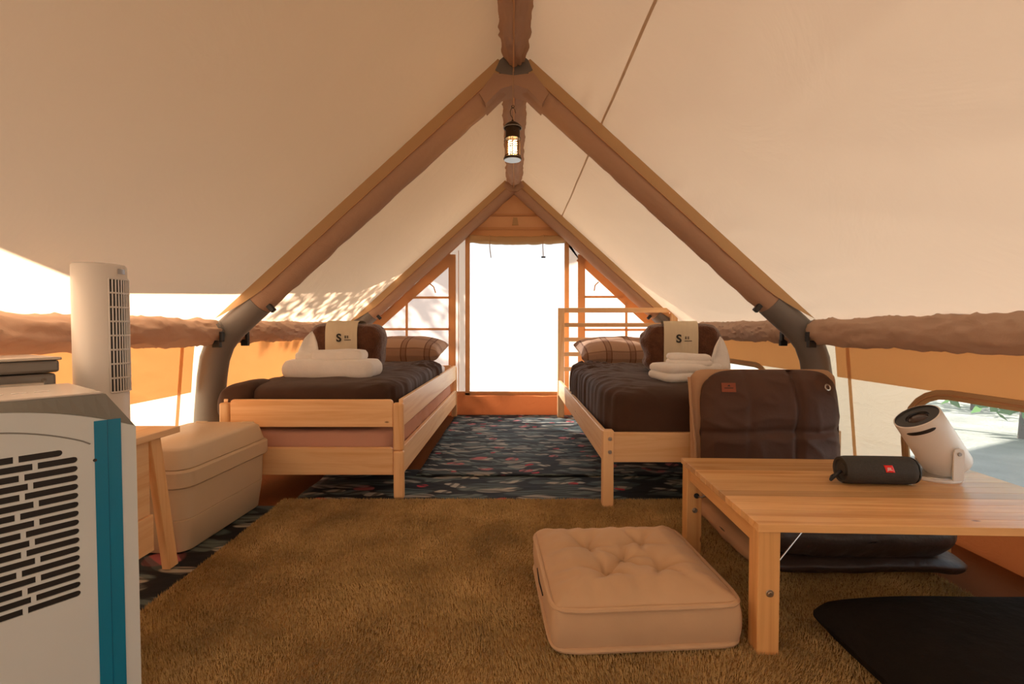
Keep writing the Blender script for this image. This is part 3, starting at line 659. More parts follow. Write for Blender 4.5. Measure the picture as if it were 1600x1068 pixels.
o = obj('mattress', puff((0.70, 1.86, 0.135), 6, 30, mat_fn(0.002)), sheetm, None, True, loc=(cx, cy + 0.03, 0.342 + 0.0675)); tag(o, 'mattress in a white sheet on the upper stacked bed frame', 'mattress')
def duvet(w_, d_, h_, seed, res=110, side=1, flop=False):
    """a cover draped over the mattress: open below and at the pillow end"""
    def fn(c, u):
        x, y, z = c
        k = 1.0
        top = max(0, u.z)
        sidek = max(0.0, min(1.0, (side * u.x - 0.35) / 0.5))
        headk = max(0, min(1, (u.y + 0.2) / 0.8))
        # folds running across, stronger toward the open side and the head
        ph = y * 46 + 3.2 * nz(x * 4, y * 3, seed) + side * x * 9
        fold = (0.5 + 0.5 * math.sin(ph + 2.5 * nz(y * 6, z * 5, seed))) ** 1.5 * (0.4 + 0.9 * abs(nz(y * 5, x * 2, seed + 4)))
        f2 = ridge(x * 4 + seed, y * 9 - side * x * 7, seed) + 0.6 * ridge(x * 9, y * 17 - side * x * 6, seed + 8)
        amp = (0.013 * sidek * (0.45 + headk * 0.8) + 0.009 * headk + 0.001)
        lump = 0.009 * nz(x * 4, y * 4, seed + 2) + 0.004 * nz(x * 12, y * 12, seed)
        dn = Vector((u.x if abs(u.x) > 0.9 else 0, u.y if u.y < -0.9 else 0, u.z if u.z > 0 else 0))
        dn = dn.normalized() if dn.length > 0 else Vector((0, 0, 1))
        c2 = c + dn * (amp * (fold * 0.7 + f2 * 0.9) + lump)
        c2.z -= 0.010 * max(0, u.y)
        return c2
    b = puff((w_, d_, h_), 6, res, fn, keep=lambda q: q.z > -0.999 and q.y < 0.999)
    return b
b = duvet(0.728, 1.50, 0.19, 3)
# the corner that flops over the foot of the bed
lump = puff((0.19, 0.26, 0.17), 3, 14, lambda c, u: c + Vector((0.008 * nz(c.x * 20, c.y * 20, c.z * 20), 0.010 * nz(c.y * 26, c.z * 12, 3), -0.02 * u.x * -1)))
me_tmp = bpy.data.meshes.new('t')
for v in lump.verts: v.co += Vector((-0.362, -0.625, 0.008))
lump.to_mesh(me_tmp); b.from_mesh(me_tmp); lump.free(); bpy.data.meshes.remove(me_tmp)
o = obj('duvet', b, duvetm, None, True, loc=(cx - 0.003, LY0 + 0.028 + 0.755, 0.422)); tag(o, 'dark brown rumpled duvet on the stacked pine bed', 'duvet')

# ------------------------------------------------------------------ right: bed with slatted headboard
BX0, BX1, BY0, BY1 = 0.372, 1.362, 1.99, 4.05
bd = thing('single_bed', 'pine single bed with a slatted headboard', 'bed', (0, 0, 0))
for x in (BX0, BX1 - 0.045):
    lg = obj('leg', B((-0.0225, -0.022, 0), (0.0225, 0.022, 0.322), 0.003), pine_z, bd, loc=(x + 0.0225, BY0 + 0.022, 0.012))
    if x == BX0:
        for z in (0.30, 0.245):
            obj('bolt', LA([(0, 0.003), (0.004, 0.003), (0.0045, 0.002), (0.008, 0.002), (0.0085, 0)], 14, Matrix.Rotation(R(90), 4, 'X')), steel, lg, True, loc=(0.006, -0.0222, z - 0.012))
    obj('headboard_post', B((-0.0275, -0.02, 0), (0.0275, 0.02, 0.92), 0.004), pine_z, bd, loc=(x + 0.0225, BY1 - 0.02, 0.012))
obj('foot_rail', B((-0.455, -0.012, -0.062), (0.455, 0.012, 0.062), 0.003), pine, bd, loc=((BX0 + BX1) / 2, BY0 + 0.020, 0.262))
for x in (BX0 + 0.012, BX1 - 0.012):
    obj('side_rail', B((-0.011, -0.985, -0.062), (0.011, 0.985, 0.062), 0.003), pine_y, bd, loc=(x, (BY0 + BY1) / 2, 0.265))
for k, (z, h) in enumerate(((0.913, 0.040), (0.790, 0.034), (0.668, 0.034), (0.545, 0.034), (0.42, 0.034))):
    obj('headboard_slat', B((-0.448, -0.009, -h / 2), (0.448, 0.009, h / 2), 0.003), pine, bd, loc=((BX0 + BX1) / 2, BY1 - 0.022, z))
for k in range(9): obj('slat', B((-0.47, -0.035, -0.008), (0.47, 0.035, 0.008), 0.002), pine, bd, loc=((BX0 + BX1) / 2, BY0 + 0.2 + 0.21 * k, 0.232))
bx = (BX0 + BX1) / 2
o = obj('mattress', puff((0.885, 1.90, 0.205), 5, 40, mat_fn(0.002)), sheetm, None, True, loc=(bx, BY0 + 0.09 + 0.95, 0.242 + 0.1025)); tag(o, 'mattress in a white sheet on the bed with a headboard', 'mattress')
o = obj('duvet', duvet(0.912, 1.60, 0.27, 9, side=-1), duvetm, None, True, loc=(bx, BY0 + 0.030 + 0.80, 0.378)); tag(o, 'dark brown rumpled duvet on the bed with a slatted headboard', 'duvet')

# ------------------------------------------------------------------ bedding extras
def pillow(label, loc, rot, seed):
    def fn(c, u):
        e = max(abs(u.x), abs(u.y))
        k = (1 - min(1, abs(u.x)) ** 3.2) ** 0.55 * (1 - min(1, abs(u.y)) ** 3.2) ** 0.55
        k = 0.05 + 0.95 * k
        cz = c.z * k
        cor = 1 + 0.05 * (abs(u.x) * abs(u.y)) ** 3
        w_ = 0.007 * nz(c.x * 9, c.y * 9, seed) * (1 if u.z > 0 else 0.2)
        rip = 0.006 * math.sin(c.y * 90 + seed) * max(0, abs(u.x) - 0.7) / 0.3 * k
        return Vector((c.x * cor * (1 - 0.05 * (1 - abs(u.y) ** 2)), c.y * cor * (1 - 0.05 * (1 - abs(u.x) ** 2)), cz + w_ + rip))
    o = obj('pillow', puff((0.66, 0.42, 0.20), (14, 14, 2.5), 34, fn), plaidL, None, True, loc=loc, rot=rot)
    return tag(o, label, 'pillow', 'plaid pillows')
pillow('brown plaid pillow at the head of the stacked bed', (-0.88, 3.80, 0.590), (R(10), 0, R(-3)), 1)
pillow('brown plaid pillow against the slatted headboard', (0.83, 3.79, 0.580), (R(14), 0, R(3)), 4)
def blanket(label, loc, rotz, seed, ruffle):
    t = thing('blanket_bundle', label, 'blanket', loc, rotz)
    def fn(c, u):
        endk = max(0, abs(u.x) - 0.75) / 0.25
        f = 0.012 * nz(c.x * 9, c.z * 9, seed) + 0.004 * nz(c.x * 30, c.z * 30, c.y * 30)
        if ruffle and u.x < 0: f += 0.009 * endk * math.sin(c.z * 60 + 3 * nz(c.y * 9, c.z * 6, seed))
        return c * (1 + 0.25 * f) + Vector((-f * endk if u.x < 0 else f * endk, -f * 0.6, f * 0.5))
    obj('fleece', puff((0.425, 0.22, 0.275), (7, 3.5, 4.5), 30, fn), fleece, t, True, loc=(0, 0, 0.138))
    # paper wrap: a shell around the middle
    b = bmesh.new(); n_ = 40; xs = [-0.10 + 0.18 * k / 8 for k in range(9)]; rows = []
    for x in xs:
        ring = []
        for k in range(n_):
            a = 2 * math.pi * k / n_; ca, sa = math.cos(a), math.sin(a)
            e = 2 / 4.0
            yv = math.copysign(abs(ca) ** e, ca) * 0.1190; zv = math.copysign(abs(sa) ** e, sa) * 0.1455
            wv_ = 0.0016 * math.sin(x * 190 + 2 * nz(zv * 8, x * 10, seed))
            ring.append(b.verts.new((x, yv * (1 + wv_ * 6), 0.1455 + zv * (1 + wv_ * 3))))
        rows.append(ring)
    for A, Q in zip(rows, rows[1:]):
        for k in range(n_): b.faces.new((A[k], A[(k + 1) % n_], Q[(k + 1) % n_], Q[k]))
    wr = obj('cream_wrap', b, bandc, t, True)
    obj('logo_letter', text_mesh('S', 0.062, 0.0012, 0.0018), inkb, wr, loc=(-0.022, -0.1222, 0.190), rot=(R(90), 0, 0))
    b = bmesh.new()
    for x in (0.010, 0.023):
        for z in (0.190, 0.196, 0.202): box(b, (x, -0.1232, z), (x + 0.009, -0.1212, z + 0.0022))
        box(b, (x + 0.0035, -0.1232, 0.190), (x + 0.0057, -0.1212, 0.2042))
    obj('logo_marks', b, inkb, wr)
    obj('logo_line', B((0.008, -0.1230, 0.178), (0.046, -0.1212, 0.1815)), inkb, wr)
    return t
blanket('rolled brown fleece in a cream wrap on the stacked bed', (-0.985, 2.86, 0.515), R(3), 2, False)
blanket('rolled brown fleece in a cream wrap on the bed with a headboard', (0.955, 2.76, 0.512), R(-12), 6, True)
def folded_towel(label, size, loc, rotz, seed, group, layers=3):
    """towel folded over in layers: a stack of joined loops"""
    w_, d_, h_ = size; b = bmesh.new(); prof = []
    lh = h_ / layers
    bm0 = None
    for k in range(layers):
        q = puff((w_ * (1 - 0.02 * k), d_ * (1 - 0.015 * k), lh * 1.18), (9, 9, 2.6), 22, lambda c, u: c + Vector((0.006 * nz(c.y * 9, seed, k), 0.005 * nz(c.x * 9, seed, k), 0.006 * nz(c.x * 8, c.y * 8, seed + k))))
        mm = bpy.data.meshes.new('t')
        for v in q.verts: v.co.z += lh * (k + 0.5)
        q.to_mesh(mm); b.from_mesh(mm); q.free(); bpy.data.meshes.remove(mm)
    # fold-over edge at the end
    o = obj('folded_towel', b, towelm, None, True, loc=loc, rot=(0, 0, rotz)); return tag(o, label, 'towel', group)
def hood_towel(label, loc, rotz, seed, h=0.185):
    """towel folded into an upright pointed hood on a rolled foot"""
    t = thing('hood_towel', label, 'towel', loc, rotz, 'towels folded into points')
    nu, nv = 26, 24
    def f(u, v):
        a = u * 2 * math.pi; z = v
        wdt = 0.046 * (1.0 - 0.22 * math.sin(z * 3.1) * 0 ) * (1 - max(0, (z - 0.35) / 0.65) ** 2.6) * (1 + 0.12 * math.sin(z * 6))
        dpt = 0.036 * (1 - z ** 2 * 0.75)
        x = wdt * math.cos(a); y = dpt * math.sin(a)
        if y < 0 and z > 0.30: y *= (1 - 1.25 * min(1, (z - 0.30) / 0.2) * (1 - min(1, abs(x) / (wdt + 1e-5)) ** 2))
        return (x + 0.018 * z + 0.003 * nz(a, z * 6, seed), y + 0.02 * z * z + 0.002 * nz(a * 2, z * 7, seed), z * h)
    obj('hood', grid(nu, nv, f), towelm, t, True)
    obj('foot', puff((0.115, 0.088, 0.055), 3.5, 14, lambda c, u: c + Vector((0, 0, 0.005 * nz(c.x * 20, c.y * 20, seed)))), towelm, t, True, loc=(0.004, 0, 0.024))
    return t
folded_towel('wide white folded towel lying on the stacked bed', (0.475, 0.20, 0.085), (-0.945, 2.50, 0.510), R(-2), 1, 'white folded towels', 1)
folded_towel('short white folded towel on the wide towel on the stacked bed', (0.265, 0.15, 0.050), (-0.915, 2.52, 0.594), R(3), 3, 'white folded towels', 1)
hood_towel('white towel folded into an upright point on the stacked bed', (-1.085, 2.51, 0.590), 0, 2, 0.155)
folded_towel('wide white folded towel on the bed with a headboard', (0.30, 0.22, 0.075), (0.83, 2.33, 0.515), R(12), 7, 'white folded towels', 2)
folded_towel('small white folded towel on the towel on the headboard bed', (0.20, 0.15, 0.055), (0.845, 2.33, 0.582), R(-14), 8, 'white folded towels', 2)
hood_towel('white towel folded into an upright point on the headboard bed', (1.010, 2.36, 0.515), R(10), 9, 0.205)

# ------------------------------------------------------------------ folding low table
TR = R(-2.0)
tb = thing('low_table', 'low pine folding table standing on the brown carpet', 'table', (0.553, 1.075, 0), TR)
TW, TD, TZ = 0.86, 0.56, 0.318
nb_ = 12; pwid = TD / nb_
for k in range(nb_):
    obj('plank', B((-TW / 2, -pwid / 2 + 0.0002, -0.009), (TW / 2, pwid / 2 - 0.0002, 0.009), 0.0005, 1), tpine, tb, loc=(TW / 2, pwid * (k + 0.5), TZ - 0.009))
for x, y in ((0.028, 0.030), (0.028, TD - 0.030), (TW - 0.028, 0.030), (TW - 0.028, TD - 0.030)):
    lg = obj('leg', B((-0.025, -0.024, 0), (0.025, 0.024, TZ - 0.020), 0.003), tpine_z, tb, loc=(x, y, ZC - 0.006 if False else 0.002))
    if x < 0.1:
        obj('bolt', LA([(0, 0.004), (0.004, 0.004), (0.005, 0.002), (0.008, 0.002), (0.009, 0)], 14, Matrix.Rotation(R(90), 4, 'X')), steel, lg, True, loc=(0.002, -0.0245, 0.155))
obj('apron', B((-0.012, -TD / 2 + 0.056, -0.022), (0.012, TD / 2 - 0.056, 0.022), 0.002), tpine_y, tb, loc=(0.024, TD / 2, TZ - 0.041))
obj('apron', B((-0.012, -TD / 2 + 0.056, -0.022), (0.012, TD / 2 - 0.056, 0.022), 0.002), tpine_y, tb, loc=(TW - 0.024, TD / 2, TZ - 0.041))
br = obj('brace_rod', T([(0.038, TD - 0.058, 0.205), (0.050, TD - 0.060, 0.203), (0.14, TD - 0.060, 0.255), (0.16, TD - 0.060, 0.297)], 0.003, 8), steel, tb, True)
obj('brace_rod', T([(0.053, 0.032, 0.215), (0.060, 0.032, 0.217), (0.12, 0.032, 0.297)], 0.0022, 8), steel, tb, True)
obj('rod_eye', LA([(0, 0.005), (0.008, 0.004), (0.009, 0)], 14, Matrix.Rotation(R(90), 4, 'X')), blackp, br, True, loc=(0.035, TD - 0.0545, 0.206))

# ------------------------------------------------------------------ speaker, projector
sp = thing('portable_speaker', 'dark grey cylindrical speaker with a red badge on the table', 'speaker', (1.035, 1.365, TZ), R(-3))
sp.scale = (0.90, 0.97, 0.97)
MX = Matrix.Rotation(R(90), 4, 'Y')
r_ = 0.040
prf = [(0.030, -0.106), (0.036, -0.109), (0.0385, -0.104), (0.040, -0.09), (0.0405, 0), (0.040, 0.085), (0.0385, 0.100), (0.033, 0.109), (0.029, 0.106)]
obj('body', LA(prf, 36, MX), speakm, sp, True, loc=(0, 0, r_))
for s in (-1, 1):
    obj('end_ring', LA([(0.0285, s * 0.100), (0.031, s * 0.1085), (0.0365, s * 0.110), (0.0385, s * 0.1045)], 32, MX), rubber, sp, True, loc=(0, 0, r_))
    obj('radiator', LA([(0, s * 0.1035), (0.016, s * 0.104), (0.018, s * 0.100), (0.026, s * 0.100), (0.0295, s * 0.103)], 32, MX), rubber, sp, True, loc=(0, 0, r_))
bdg = obj('badge', grid(4, 6, lambda u, v: ((u - 0.5) * 0.026 - (v - 0.5) * 0.004, -0.0413 * math.cos(R(20) + (v - 0.5) * 0.5), 0.0413 * math.sin(R(20) + (v - 0.5) * 0.5))), redm, sp, True, loc=(0.012, 0, r_))
bdg.modifiers.new('t', 'SOLIDIFY').thickness = 0.0012
obj('badge_lettering', text_mesh('JBL', 0.0115, 0.0003), inkw, bdg, loc=(0.0, -0.0413 * math.cos(R(19)) - 0.0004, 0.0413 * math.sin(R(19))), rot=(R(90 - 20), 0, 0))
obj('strap_loop', T([(-0.108, 0.0, 0.036), (-0.128, -0.004, 0.022), (-0.145, -0.010, 0.012), (-0.128, 0.012, 0.014), (-0.109, 0.010, 0.026)], 0.005, 8), blackp, sp, True)
pj = thing('projector', 'white tilted cylinder projector on a round stand on the table', 'projector', (1.246, 1.425, TZ), 0)
obj('base_disc', LA([(0, 0.010), (0.060, 0.010), (0.066, 0.008), (0.068, 0.004), (0.066, 0.0), (0, 0)], 40), whitep, pj, True)
obj('base_top', LA([(0, 0.0118), (0.057, 0.0118), (0.058, 0.009)], 40), steel, pj, True)
piv = Vector((0.018, 0, 0.082)); ax = Vector((-0.56, 0.0, 0.83)).normalized(); MA = Matrix.Translation(piv) @ ax.to_track_quat('Z', 'X').to_matrix().to_4x4()
for s in (-1, 1):
    b = PR([(0.004, 0.008), (0.034, 0.008), (0.034, 0.088), (0.030, 0.098), (0.019, 0.102), (0.008, 0.098), (0.004, 0.088)], s * 0.0625, s * 0.0665)
    br_ = obj('bracket_arm', b, whitep, pj)
    obj('pivot_screw', LA([(0, 0.003), (0.005, 0.003), (0.006, 0)], 14, Matrix.Translation((0.019, s * 0.0665, 0.085)) @ Matrix.Rotation(R(90) * (1 if s < 0 else -1), 4, 'X')), silverd, br_, True)
bo = obj('body', LA([(0, -0.062), (0.050, -0.062), (0.057, -0.058), (0.060, -0.050), (0.060, 0.115), (0.0595, 0.120), (0.056, 0.121)], 48, MA), whitep, pj, True)
obj('lens_face', LA([(0.0575, 0.1205), (0.054, 0.117), (0.030, 0.117), (0.0285, 0.113), (0.026, 0.113)], 48, MA), blackp, bo, True)
obj('lens', LA([(0.027, 0.111), (0.020, 0.1155), (0.010, 0.118), (0, 0.119)], 40, MA), lensm, bo, True)
# sensor slot on the front of the barrel just below the rim
def slot(u, v):
    th = -math.pi / 2 - 0.75 + 0.62 * (u - 0.5) * 2; zz = 0.099 + 0.011 * (v - 0.5) * math.sqrt(max(0.05, 1 - abs(2 * u - 1) ** 5))
    return MA @ Vector((0.0607 * math.cos(th), 0.0607 * math.sin(th), zz))
obj('sensor_window', grid(16, 4, slot), blackp, bo, True)

# ------------------------------------------------------------------ legless floor chair
fc = thing('floor_chair', 'brown padded legless floor chair pushed under the low table', 'chair', (1.005, 1.43, ZC), R(0))
def padfn(seed, folds, fl=0.12):
    def fn(c, u):
        k = (1 - min(1, abs(u.x)) ** 5) ** 0.4 * (1 - min(1, abs(u.y)) ** 5) ** 0.4; k = fl + (1 - fl) * k
        z = c.z * k + 0.008 * nz(c.x * 7, c.y * 7, seed) + (0.006 * ridge(c.x * 9 + c.y * 6, c.y * 12, seed) if fl > 0.2 or seed == 6 else 0)
        if u.z > 0: 
            for (ax_, pos, dep) in folds:
                d = (c.x if ax_ == 0 else c.y) - pos + 0.02 * nz(c.x * 5, c.y * 5, seed); z -= dep * math.exp(-(d / 0.014) ** 2)
        return Vector((c.x, c.y, z))
    return fn
obj('base_pad', puff((0.60, 0.54, 0.075), (14, 14, 3), 26, padfn(1, [], 0.5)), beiget, fc, True, loc=(0.01, 0.265, 0.036))
obj('pad_welt', T([(-0.282, 0.03, 0.045), (-0.284, 0.26, 0.047), (-0.282, 0.49, 0.045)], 0.0025, 6), stitch, fc)
obj('base_lining', puff((0.60, 0.50, 0.06), (14, 14, 3), 22, padfn(3, [], 0.3)), seatb, fc, True, loc=(0.040, 0.195, 0.040))
obj('seat_cushion', puff((0.59, 0.51, 0.15), (7, 7, 2.6), 60, padfn(2, [(1, 0.02, 0.02), (0, 0.0, 0.006)], 0.45)), seatb, fc, True, loc=(0.020, 0.180, 0.128))
bk = obj('back_pad', puff((0.592, 0.55, 0.07), (16, 16, 3), 24, padfn(5, [])), beiget, fc, True, loc=(0.005, 0.505, 0.300), rot=(R(86), 0, 0))
ck = obj('back_cushion', puff((0.545, 0.545, 0.115), (6, 6, 2.6), 70, padfn(6, [(0, 0.085, 0.020), (1, 0.03, 0.012), (0, -0.10, 0.006), (1, -0.16, 0.014)])), chairb, fc, True, loc=(0.003, 0.455, 0.305), rot=(R(86), 0, 0))
pt = obj('brand_patch', B((-0.026, -0.018, -0.001), (0.026, 0.018, 0.001), 0.0008, 1), patchm, ck, loc=(-0.180, 0.205, surfz(ck, -0.180, 0.205) + 0.002), rot=(R(-12), R(-10), 0))
obj('patch_peak', PR([(-0.006, 0), (0.0065, 0), (0.002, 0.007), (-0.001, 0.004)], 0.0012, 0.0016, axis=2), inkb, pt, loc=(0, 0.004, 0))
obj('patch_line', B((-0.016, -0.004, 0.001), (0.016, -0.001, 0.0015)), inkb, pt)
obj('grommet', LA([(0.008, 0.001), (0.010, 0.003), (0.013, 0.002), (0.014, 0)], 20), steel, ck, True, loc=(0.205, 0.205, surfz(ck, 0.205, 0.205) + 0.001), rot=(R(-14), R(14), 0))
obj('side_strap', T([(-0.300, 0.50, 0.545), (-0.296, 0.49, 0.44), (-0.284, 0.475, 0.30), (-0.278, 0.46, 0.10)], 0.006, 8), beiget, fc, True)

# ------------------------------------------------------------------ cushions
def tufted(label):
    t = thing('floor_cushion', label, 'cushion', (0.298, 1.295, ZC), R(3.7))
    W_, D_, H_ = 0.44, 0.42, 0.105
    tf = [(0, 0), (-0.085, 0.07), (0.075, 0.085), (-0.065, -0.075), (0.08, -0.065)]
    def fn(c, u):
        z = c.z
        if u.z > 0.3:
            ed = max(0, min(1, (1 - max(abs(u.x), abs(u.y))) / 0.35))
            z += 0.036 * ed ** 0.7
            for i, (a, b_) in enumerate(tf):
                dx, dy = c.x - a, c.y - b_; d = math.hypot(dx, dy); an = math.atan2(dy, dx)
                z -= 0.034 * math.exp(-(d / 0.032) ** 1.3)
                z -= 0.013 * math.exp(-(d / 0.085) ** 2) * (0.5 + 0.5 * math.cos(an * 5 + i * 1.3 + 2 * nz(c.x * 9, c.y * 9, i))) ** 3
            z += 0.0030 * math.sin(c.x * 120 + 2 * nz(c.x * 8, c.y * 5, 1)) * max(0, 1 - abs(abs(u.y) - 0.8) / 0.22) * (0.5 + nz(c.x * 5, 0, 2))
            z += 0.0030 * math.sin(c.y * 120 + 2 * nz(c.x * 8, c.y * 5, 1)) * max(0, 1 - abs(abs(u.x) - 0.8) / 0.22) * (0.5 + nz(c.y * 5, 4, 2))
        bul = 0.008 * (1 - u.z ** 2)
        return Vector((c.x + bul * (u.x), c.y + bul * u.y, z + 0.003 * nz(c.x * 8, c.y * 8, 3)))
    obj('cover', puff((W_, D_, H_), (18, 18, 14), 64, fn), beigec, t, True, loc=(0, 0, H_ / 2))
    for zz, nm in ((H_ - 0.005, 'piping'), (0.008, 'piping')):
        pts = []
        for k in range(80):
            a = 2 * math.pi * k / 80; e = 2 / 11
            pts.append((math.copysign(abs(math.cos(a)) ** e, math.cos(a)) * (W_ / 2 + 0.004), math.copysign(abs(math.sin(a)) ** e, math.sin(a)) * (D_ / 2 + 0.004), zz + 0.003 * nz(k * 0.3, zz, 2)))
        obj(nm, T(pts, 0.0068, 8, closed=True), beigec, t, True)
    obj('side_zip', T([(-W_ / 2 - 0.008, 0.06, 0.062), (-W_ / 2 - 0.010, 0.0, 0.055), (-W_ / 2 - 0.009, -0.07, 0.058)], 0.002, 6), stitch, t)
    for i, (a, b_) in enumerate(tf):
        obj('tuft_stitch', LA([(0, 0.002), (0.004, 0.001), (0.005, 0)], 8), beiget, t, True, loc=(a, b_, H_ + 0.030 - 0.036))
    return t
tufted('beige tufted square floor cushion beside the table leg')
def blk(c, u):
    k = (1 - min(1, abs(u.x)) ** 4) ** 0.5 * (1 - min(1, abs(u.y)) ** 4) ** 0.5; k = 0.06 + 0.94 * k
    return Vector((c.x * (1 + 0.04 * abs(u.y * u.x) ** 3), c.y * (1 + 0.04 * abs(u.x * u.y) ** 3), c.z * k + 0.006 * nz(c.x * 5, c.y * 5, 2)))
o = obj('floor_pillow', puff((0.66, 0.46, 0.14), (14, 14, 2.6), 36, blk), blackc, None, True, loc=(1.06, 0.945, ZC + 0.048), rot=(0, 0, R(0.5))); tag(o, 'large flat black floor pillow in front of the low table', 'cushion')

# ------------------------------------------------------------------ left side: shelf, fan, box, storage trunk, air conditioner
sh = thing('side_shelf', 'small pine side table with splayed legs under the tower fan', 'table', (-1.24, 1.225, 0), 0)
SX, SY = 0.175, 0.295
obj('table_top', B((-SX, -SY, -0.010), (SX, SY, 0.010), 0.002), pine_y, sh, loc=(0, 0, 0.440))
for sx in (-1, 1):
    for sy in (-1, 1):
        b = B((-0.012, -0.020, 0), (0.012, 0.020, 0.422), 0.002)
        for v in b.verts:
            k = 1 - v.co.z / 0.422; v.co.x += sx * 0.016 * k; v.co.y += sy * 0.045 * k
        obj('leg', b, pine_z, sh, loc=(sx * (SX - 0.035), sy * (SY - 0.075), 0.010))
for sx in (-1, 1):
    b = B((-0.007, -0.205, -0.09), (0.007, 0.205, 0.02), 0.002); obj('side_panel', b, pine_y, sh, loc=(sx * (SX - 0.030), 0, 0.18))
    b = B((-0.006, -0.20, 0.0), (0.006, 0.20, 0.225), 0.0); obj('upper_panel', b, pine_y, sh, loc=(sx * (SX - 0.036), 0, 0.203))
fan = thing('tower_fan', 'white tower fan standing on the small pine side table', 'fan', (-1.140, 1.32, 0.450), 0)
FR, FH = 0.060, 0.486
obj('body', LA([(0, 0), (FR * 1.12, 0), (FR * 1.12, 0.012), (FR, 0.02), (FR, FH - 0.006), (FR - 0.004, FH - 0.001), (FR - 0.010, FH), (0, FH)], 64), whitep, fan, True)
A0, A1 = R(-32), R(56); gz0, gz1 = 0.137, 0.445
gp = obj('grille', grid(24, 2, lambda u, v: ((FR + 0.0012) * math.cos(A0 + u * (A1 - A0)), (FR + 0.0012) * math.sin(A0 + u * (A1 - A0)), gz0 + v * (gz1 - gz0))), blackp, fan, True)
nc = 12
for k in range(nc + 1):
    a = A0 + (A1 - A0) * k / nc; obj('grille_bar', T([((FR + 0.0022) * math.cos(a), (FR + 0.0022) * math.sin(a), gz0), ((FR + 0.0022) * math.cos(a), (FR + 0.0022) * math.sin(a), gz1)], 0.0019, 6), whitep, gp, True)
for k in range(9):
    z = gz0 + (gz1 - gz0) * k / 8; obj('grille_bar', T([((FR + 0.0024) * math.cos(A0 + (A1 - A0) * j / 20), (FR + 0.0024) * math.sin(A0 + (A1 - A0) * j / 20), z) for j in range(21)], 0.0024, 6), whitep, gp, True)
obj('control_panel', grid(8, 2, lambda u, v: ((FR + 0.0008) * math.cos(R(-10) + u * R(24)), (FR + 0.0008) * math.sin(R(-10) + u * R(24)), 0.459 + v * 0.014)), silverd, fan, True)
# grey box with handle
mw = thing('metal_box', 'grey metal appliance box with a recessed handle on the side table', 'box', (-1.225, 1.08, 0.450), R(60 - 90 + 0))
# local x along the visible face's depth; face normal (+x local rotated) set below
mw.rotation_euler = (0, 0, R(-30))
obj('body', B((-0.20, -0.115, 0.0), (0.0, 0.115, 0.205), 0.006), micro, mw, loc=(0.095, 0, 0))
obj('lid', B((-0.205, -0.12, 0.207), (0.006, 0.12, 0.236), 0.006), micro, mw, loc=(0.095, 0, 0))
obj('lid_edge', B((-0.208, -0.123, 0.236), (0.010, 0.123, 0.243), 0.002), microh, mw, loc=(0.095, 0, 0))
obj('handle', T([(0.098, -0.105, 0.190), (0.116, -0.100, 0.183), (0.116, 0.085, 0.183), (0.098, 0.092, 0.190)], 0.005, 8), microh, mw, True)
obj('handle_trim', B((0.0945, -0.11, 0.150), (0.099, 0.10, 0.157), 0.001), microh, mw)
# storage trunk
st = thing('storage_trunk', 'beige plastic storage trunk with a stepped lid beside the bed', 'storage box', (-1.235, 1.81, 0.010), R(-2))
def rbox(W_, D_, z0, z1, r, taper=0.0, bev=0.004):
    b = bmesh.new(); rows = []
    def loop(w_, d_, rr, z): 
        pts = []
        for (sx, sy, a0) in ((1, 1, 0), (-1, 1, 90), (-1, -1, 180), (1, -1, 270)):
            for k in range(7):
                a = R(a0 + 90 * k / 6); pts.append((sx * (w_ / 2 - rr) + rr * math.cos(a), sy * (d_ / 2 - rr) + rr * math.sin(a), z))
        return [b.verts.new(p) for p in pts]
    levels = [(z0, -bev - taper), (z0 + bev, -taper), (z1 - bev, 0), (z1, -bev)]
    for z, g in levels: rows.append(loop(W_ + 2 * g, D_ + 2 * g, r, z))
    n_ = len(rows[0])
    for A, Q in zip(rows, rows[1:]):
        for k in range(n_): b.faces.new((A[k], A[(k + 1) % n_], Q[(k + 1) % n_], Q[k]))
    b.faces.new(rows[0][::-1]); b.faces.new(rows[-1]); return b
TWd, TDp = 0.345, 0.515
obj('lower_body', rbox(TWd - 0.026, TDp - 0.026, 0.0, 0.115, 0.045, 0.012), beigep, st, True)
obj('upper_body', rbox(TWd - 0.016, TDp - 0.016, 0.112, 0.235, 0.05, 0.004), beigep, st, True)
ld = obj('lid_rim', rbox(TWd + 0.012, TDp + 0.012, 0.222, 0.282, 0.055, 0.0, 0.006), beigep, st, True)
b = rbox(TWd - 0.01, TDp - 0.01, 0.276, 0.352, 0.05, 0.0, 0.010)
for v in b.verts:
    k = max(0, (v.co.z - 0.285) / 0.067); v.co.x *= 1 - 0.10 * k; v.co.y *= 1 - 0.075 * k
obj('lid_top', b, beigep, st, True)
for y in (-0.17, 0.0, 0.17): pass
for x in (0.045, 0.062): obj('hinge_pin', B((x - 0.0018, -TDp / 2 - 0.002, 0.200), (x + 0.0018, -TDp / 2 + 0.008, 0.224)), whitep, st)
for sy in (-1,):
    obj('latch', rbox(0.075, 0.022, 0.155, 0.30, 0.006, 0, 0.003), beigep, st, True, loc=(-0.02, sy * (TDp / 2 + 0.006), 0))
for sx in (-0.10, 0.10): obj('lid_notch', rbox(0.05, 0.012, 0.345, 0.356, 0.003, 0, 0.002), beigep, st, True, loc=(sx, TDp / 2 - 0.045, 0))

